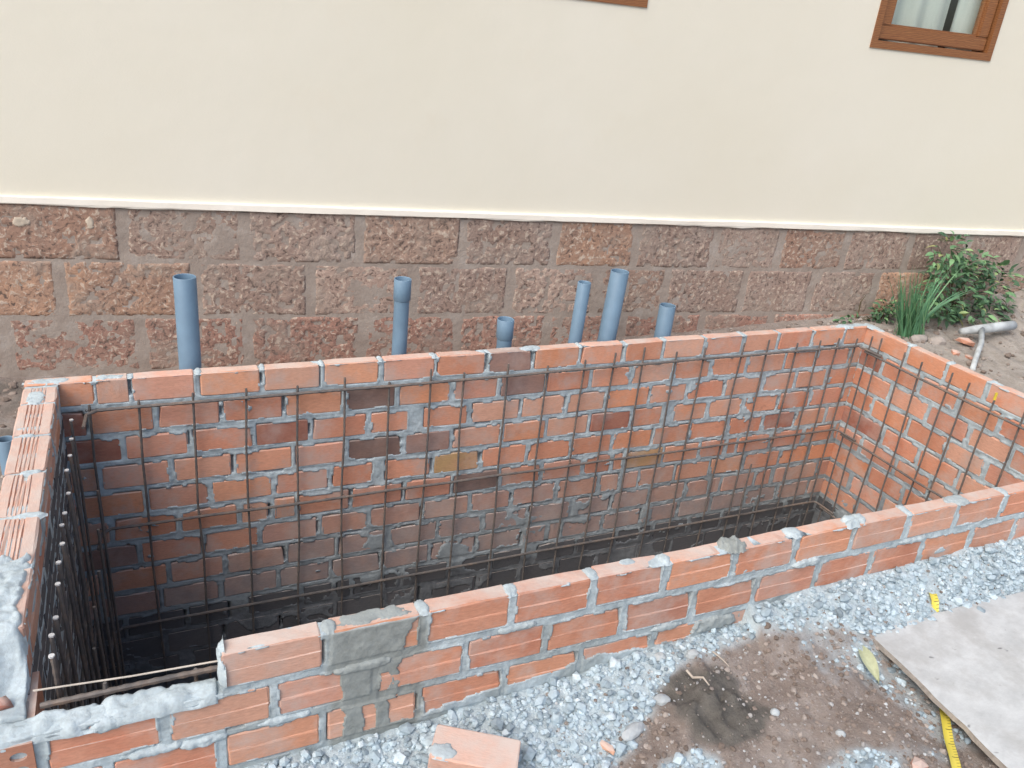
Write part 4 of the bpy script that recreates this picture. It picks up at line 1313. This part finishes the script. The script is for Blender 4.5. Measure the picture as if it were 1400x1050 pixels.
tp = tape([(2.288, -.066, -.232), (2.276, -.084, -.218), (2.262, -.106, -.224), (2.252, -.128, -.264), (2.21, -.18, -.285), (2.12, -.27, gz1(2.12, -.27) + .012), (2.04, -.34, gz1(2.04, -.34) + .012), (2.002, -.374, gz1(2.002, -.374) + .012), (1.94, -.435, gz1(1.94, -.435) + .012), (1.889, -.486, gz1(1.889, -.486) + .014), (1.80, -.58, gz1(1.80, -.58) + .012), (1.70, -.70, gz1(1.70, -.70) + .012), (1.58, -.84, gz1(1.58, -.84) + .012)])
tag(tp, 'yellow measuring tape blade passing under the pale board', 'measuring tape')

# ================================================================== T-SHAPED PIECE
te = empty('pipe_tee', (3.83, 1.07, .03), 0)
tag(te, 'pale grey T-shaped pipe offcut lying on the soil right of the plants', 'pipe offcut')
def rel(p): return Vector(p) - Vector((3.83, 1.07, .03))
v, f = tube_vf([rel((3.735, 1.085, .028)), rel((3.83, 1.077, .035)), rel((3.95, 1.075, .04)), rel((4.07, 1.075, .043))], [.014, .021, .022, .022], 12)
mesh_obj('cross_arm', v, f, 'tee', te, True)
v, f = tube_vf([rel((3.845, 1.068, .040)), rel((3.72, .965, .02)), rel((3.58, .875, -.002)), rel((3.47, .80, -.02))], [.013, .0115, .011, .011], 9)
mesh_obj('stem', v, f, 'tee', te, True)

# ================================================================== PLANTS
def leaf_vf(p, dirv, nrm, ln, wd, droop=.3):
    dirv = dirv.normalized(); sd_ = dirv.cross(nrm).normalized(); n_ = sd_.cross(dirv)
    V = []
    for t, w_ in ((0, .08), (.3, .9), (.62, .8), (1, .02)):
        c = p + dirv * ln * t - n_ * (droop * ln * t * t) + n_ * 0
        V += [c - sd_ * wd * w_ * .5 + n_ * wd * .14 * w_, c, c + sd_ * wd * w_ * .5 + n_ * wd * .14 * w_]
    F = []
    for i in range(3):
        a = i * 3; F += [(a, a + 1, a + 4, a + 3), (a + 1, a + 2, a + 5, a + 4)]
    return V, F
def shrub(name, base, blobs, nleaf, ln, label, seed, mat='leaf', nstem=9, sc=1.0):
    r = random.Random(seed)
    e = empty(name, base); tag(e, label, 'plant')
    lv = MB(); st = MB()
    tips = []
    for k in range(nstem):
        bx = r.choice(blobs)
        tgt = Vector(bx[0]) + Vector([r.uniform(-.7, .7) * bx[1][i] for i in range(3)])
        root = Vector((r.uniform(-.04, .04), r.uniform(-.02, .02), -.02))
        mid = root.lerp(tgt, .5) + Vector((r.uniform(-.03, .03), r.uniform(-.02, .02), .03))
        st.add(*tube_vf([root, root.lerp(mid, .5), mid, mid.lerp(tgt, .5), tgt], [.004, .0035, .003, .0022, .001], 5))
    for k in range(nleaf):
        bx = r.choices(blobs, [b_[2] for b_ in blobs])[0]
        while True:
            u = Vector((r.uniform(-1, 1), r.uniform(-1, 1), r.uniform(-1, 1)))
            if .15 < u.length < 1: break
        p = Vector(bx[0]) + Vector((u.x * bx[1][0], u.y * bx[1][1], u.z * bx[1][2]))
        dv = Vector((u.x + r.uniform(-.7, .7), u.y + r.uniform(-.7, .7) - .25, u.z * .5 + r.uniform(-.4, .5)))
        nm = Vector((r.uniform(-.5, .5), r.uniform(-.6, .2), 1)).normalized()
        s = r.uniform(.6, 1.25)
        lv.add(*leaf_vf(p, dv, nm, ln * s, ln * s * r.uniform(.42, .62), r.uniform(.1, .5)))
    e.scale = (sc, sc, sc); lv.build('foliage', mat, e, True); st.build('stems', 'stem', e, True)
    return e
shrub('leafy_shrub', (3.93, 1.30, .02), [((-.07, -.02, .13), (.18, .07, .13), 5), ((-.12, .0, .27), (.09, .05, .08), 1.6), ((.19, -.03, .12), (.10, .06, .11), 2.6), ((.05, .0, .20), (.12, .05, .07), 1.6), ((-.16, -.06, .05), (.14, .06, .05), 1.6), ((.10, -.06, .03), (.18, .06, .06), 2)], 820, .036, 'dense dark green leafy shrub against the stone plinth', 5, sc=1.16)
shrub('low_weed', (3.57, 1.38, -.02), [((0, -.01, .055), (.085, .04, .055), 1), ((-.16, .02, .008), (.10, .025, .014), .2)], 170, .030, 'low green weed at the tank corner left of the grass', 6, nstem=5)
shrub('edge_plant', (4.66, 1.27, .10), [((0, 0, .07), (.10, .04, .08), 1)], 190, .036, 'dark leafy plant cut off by the right picture edge', 8, nstem=5)
gt = empty('grass_tuft', (3.535, 1.19, -.02))
tag(gt, 'tuft of tall bright green grass behind the tank corner', 'grass tuft')
r = random.Random(3); gm = MB()
def blade(root, az, lean, ln, wd, lf_=0.):
    V, F = [], []
    n = 7
    for i in range(n):
        t = i / (n - 1)
        out_ = lean * ln * (t ** 1.5)
        p = Vector(root) + Vector((math.cos(az) * out_ - lf_ * ln * t, math.sin(az) * out_, ln * t * math.sqrt(max(.05, 1 - (lean * .8 * t) ** 2))))
        w_ = wd * (1 - t ** 1.6) * .5 + .0003
        sd_ = Vector((-math.sin(az + .8), math.cos(az + .8), 0))
        V += [p - sd_ * w_, p + Vector((0, 0, -w_ * .3)), p + sd_ * w_]
        if i:
            a = (i - 1) * 3; F += [(a, a + 1, a + 4, a + 3), (a + 1, a + 2, a + 5, a + 4)]
    gm.add(V, F)
for k in range(125):
    blade((r.gauss(0, .030), r.gauss(0, .018), 0), r.uniform(0, 6.28), r.uniform(.02, .34), r.uniform(.14, .33), r.uniform(.005, .009), r.uniform(.12, .48))
for k in range(4): blade((.03 + r.gauss(0, .012), 0, 0), r.uniform(-.5, .1), r.uniform(.72, .9), r.uniform(.26, .36), .009)
for k in range(4): blade((.03 + r.gauss(0, .012), 0, 0), r.uniform(-.2, .4), r.uniform(.45, .55), r.uniform(.30, .36), .009)
gm.build('blades', 'blade', gt, True)
dr = mesh_obj('dry_stalk', *tube_vf([(0, 0, 0), (.004, 0, .04), (.0, 0, .085), (.022, 0, .115)], [.004, .0035, .003, .001], 6), 'stem')
dr.location = (3.46, 1.43, -.02); tag(dr, 'thin dark dry stalk standing against the plinth left of the weed', 'dry stalk')
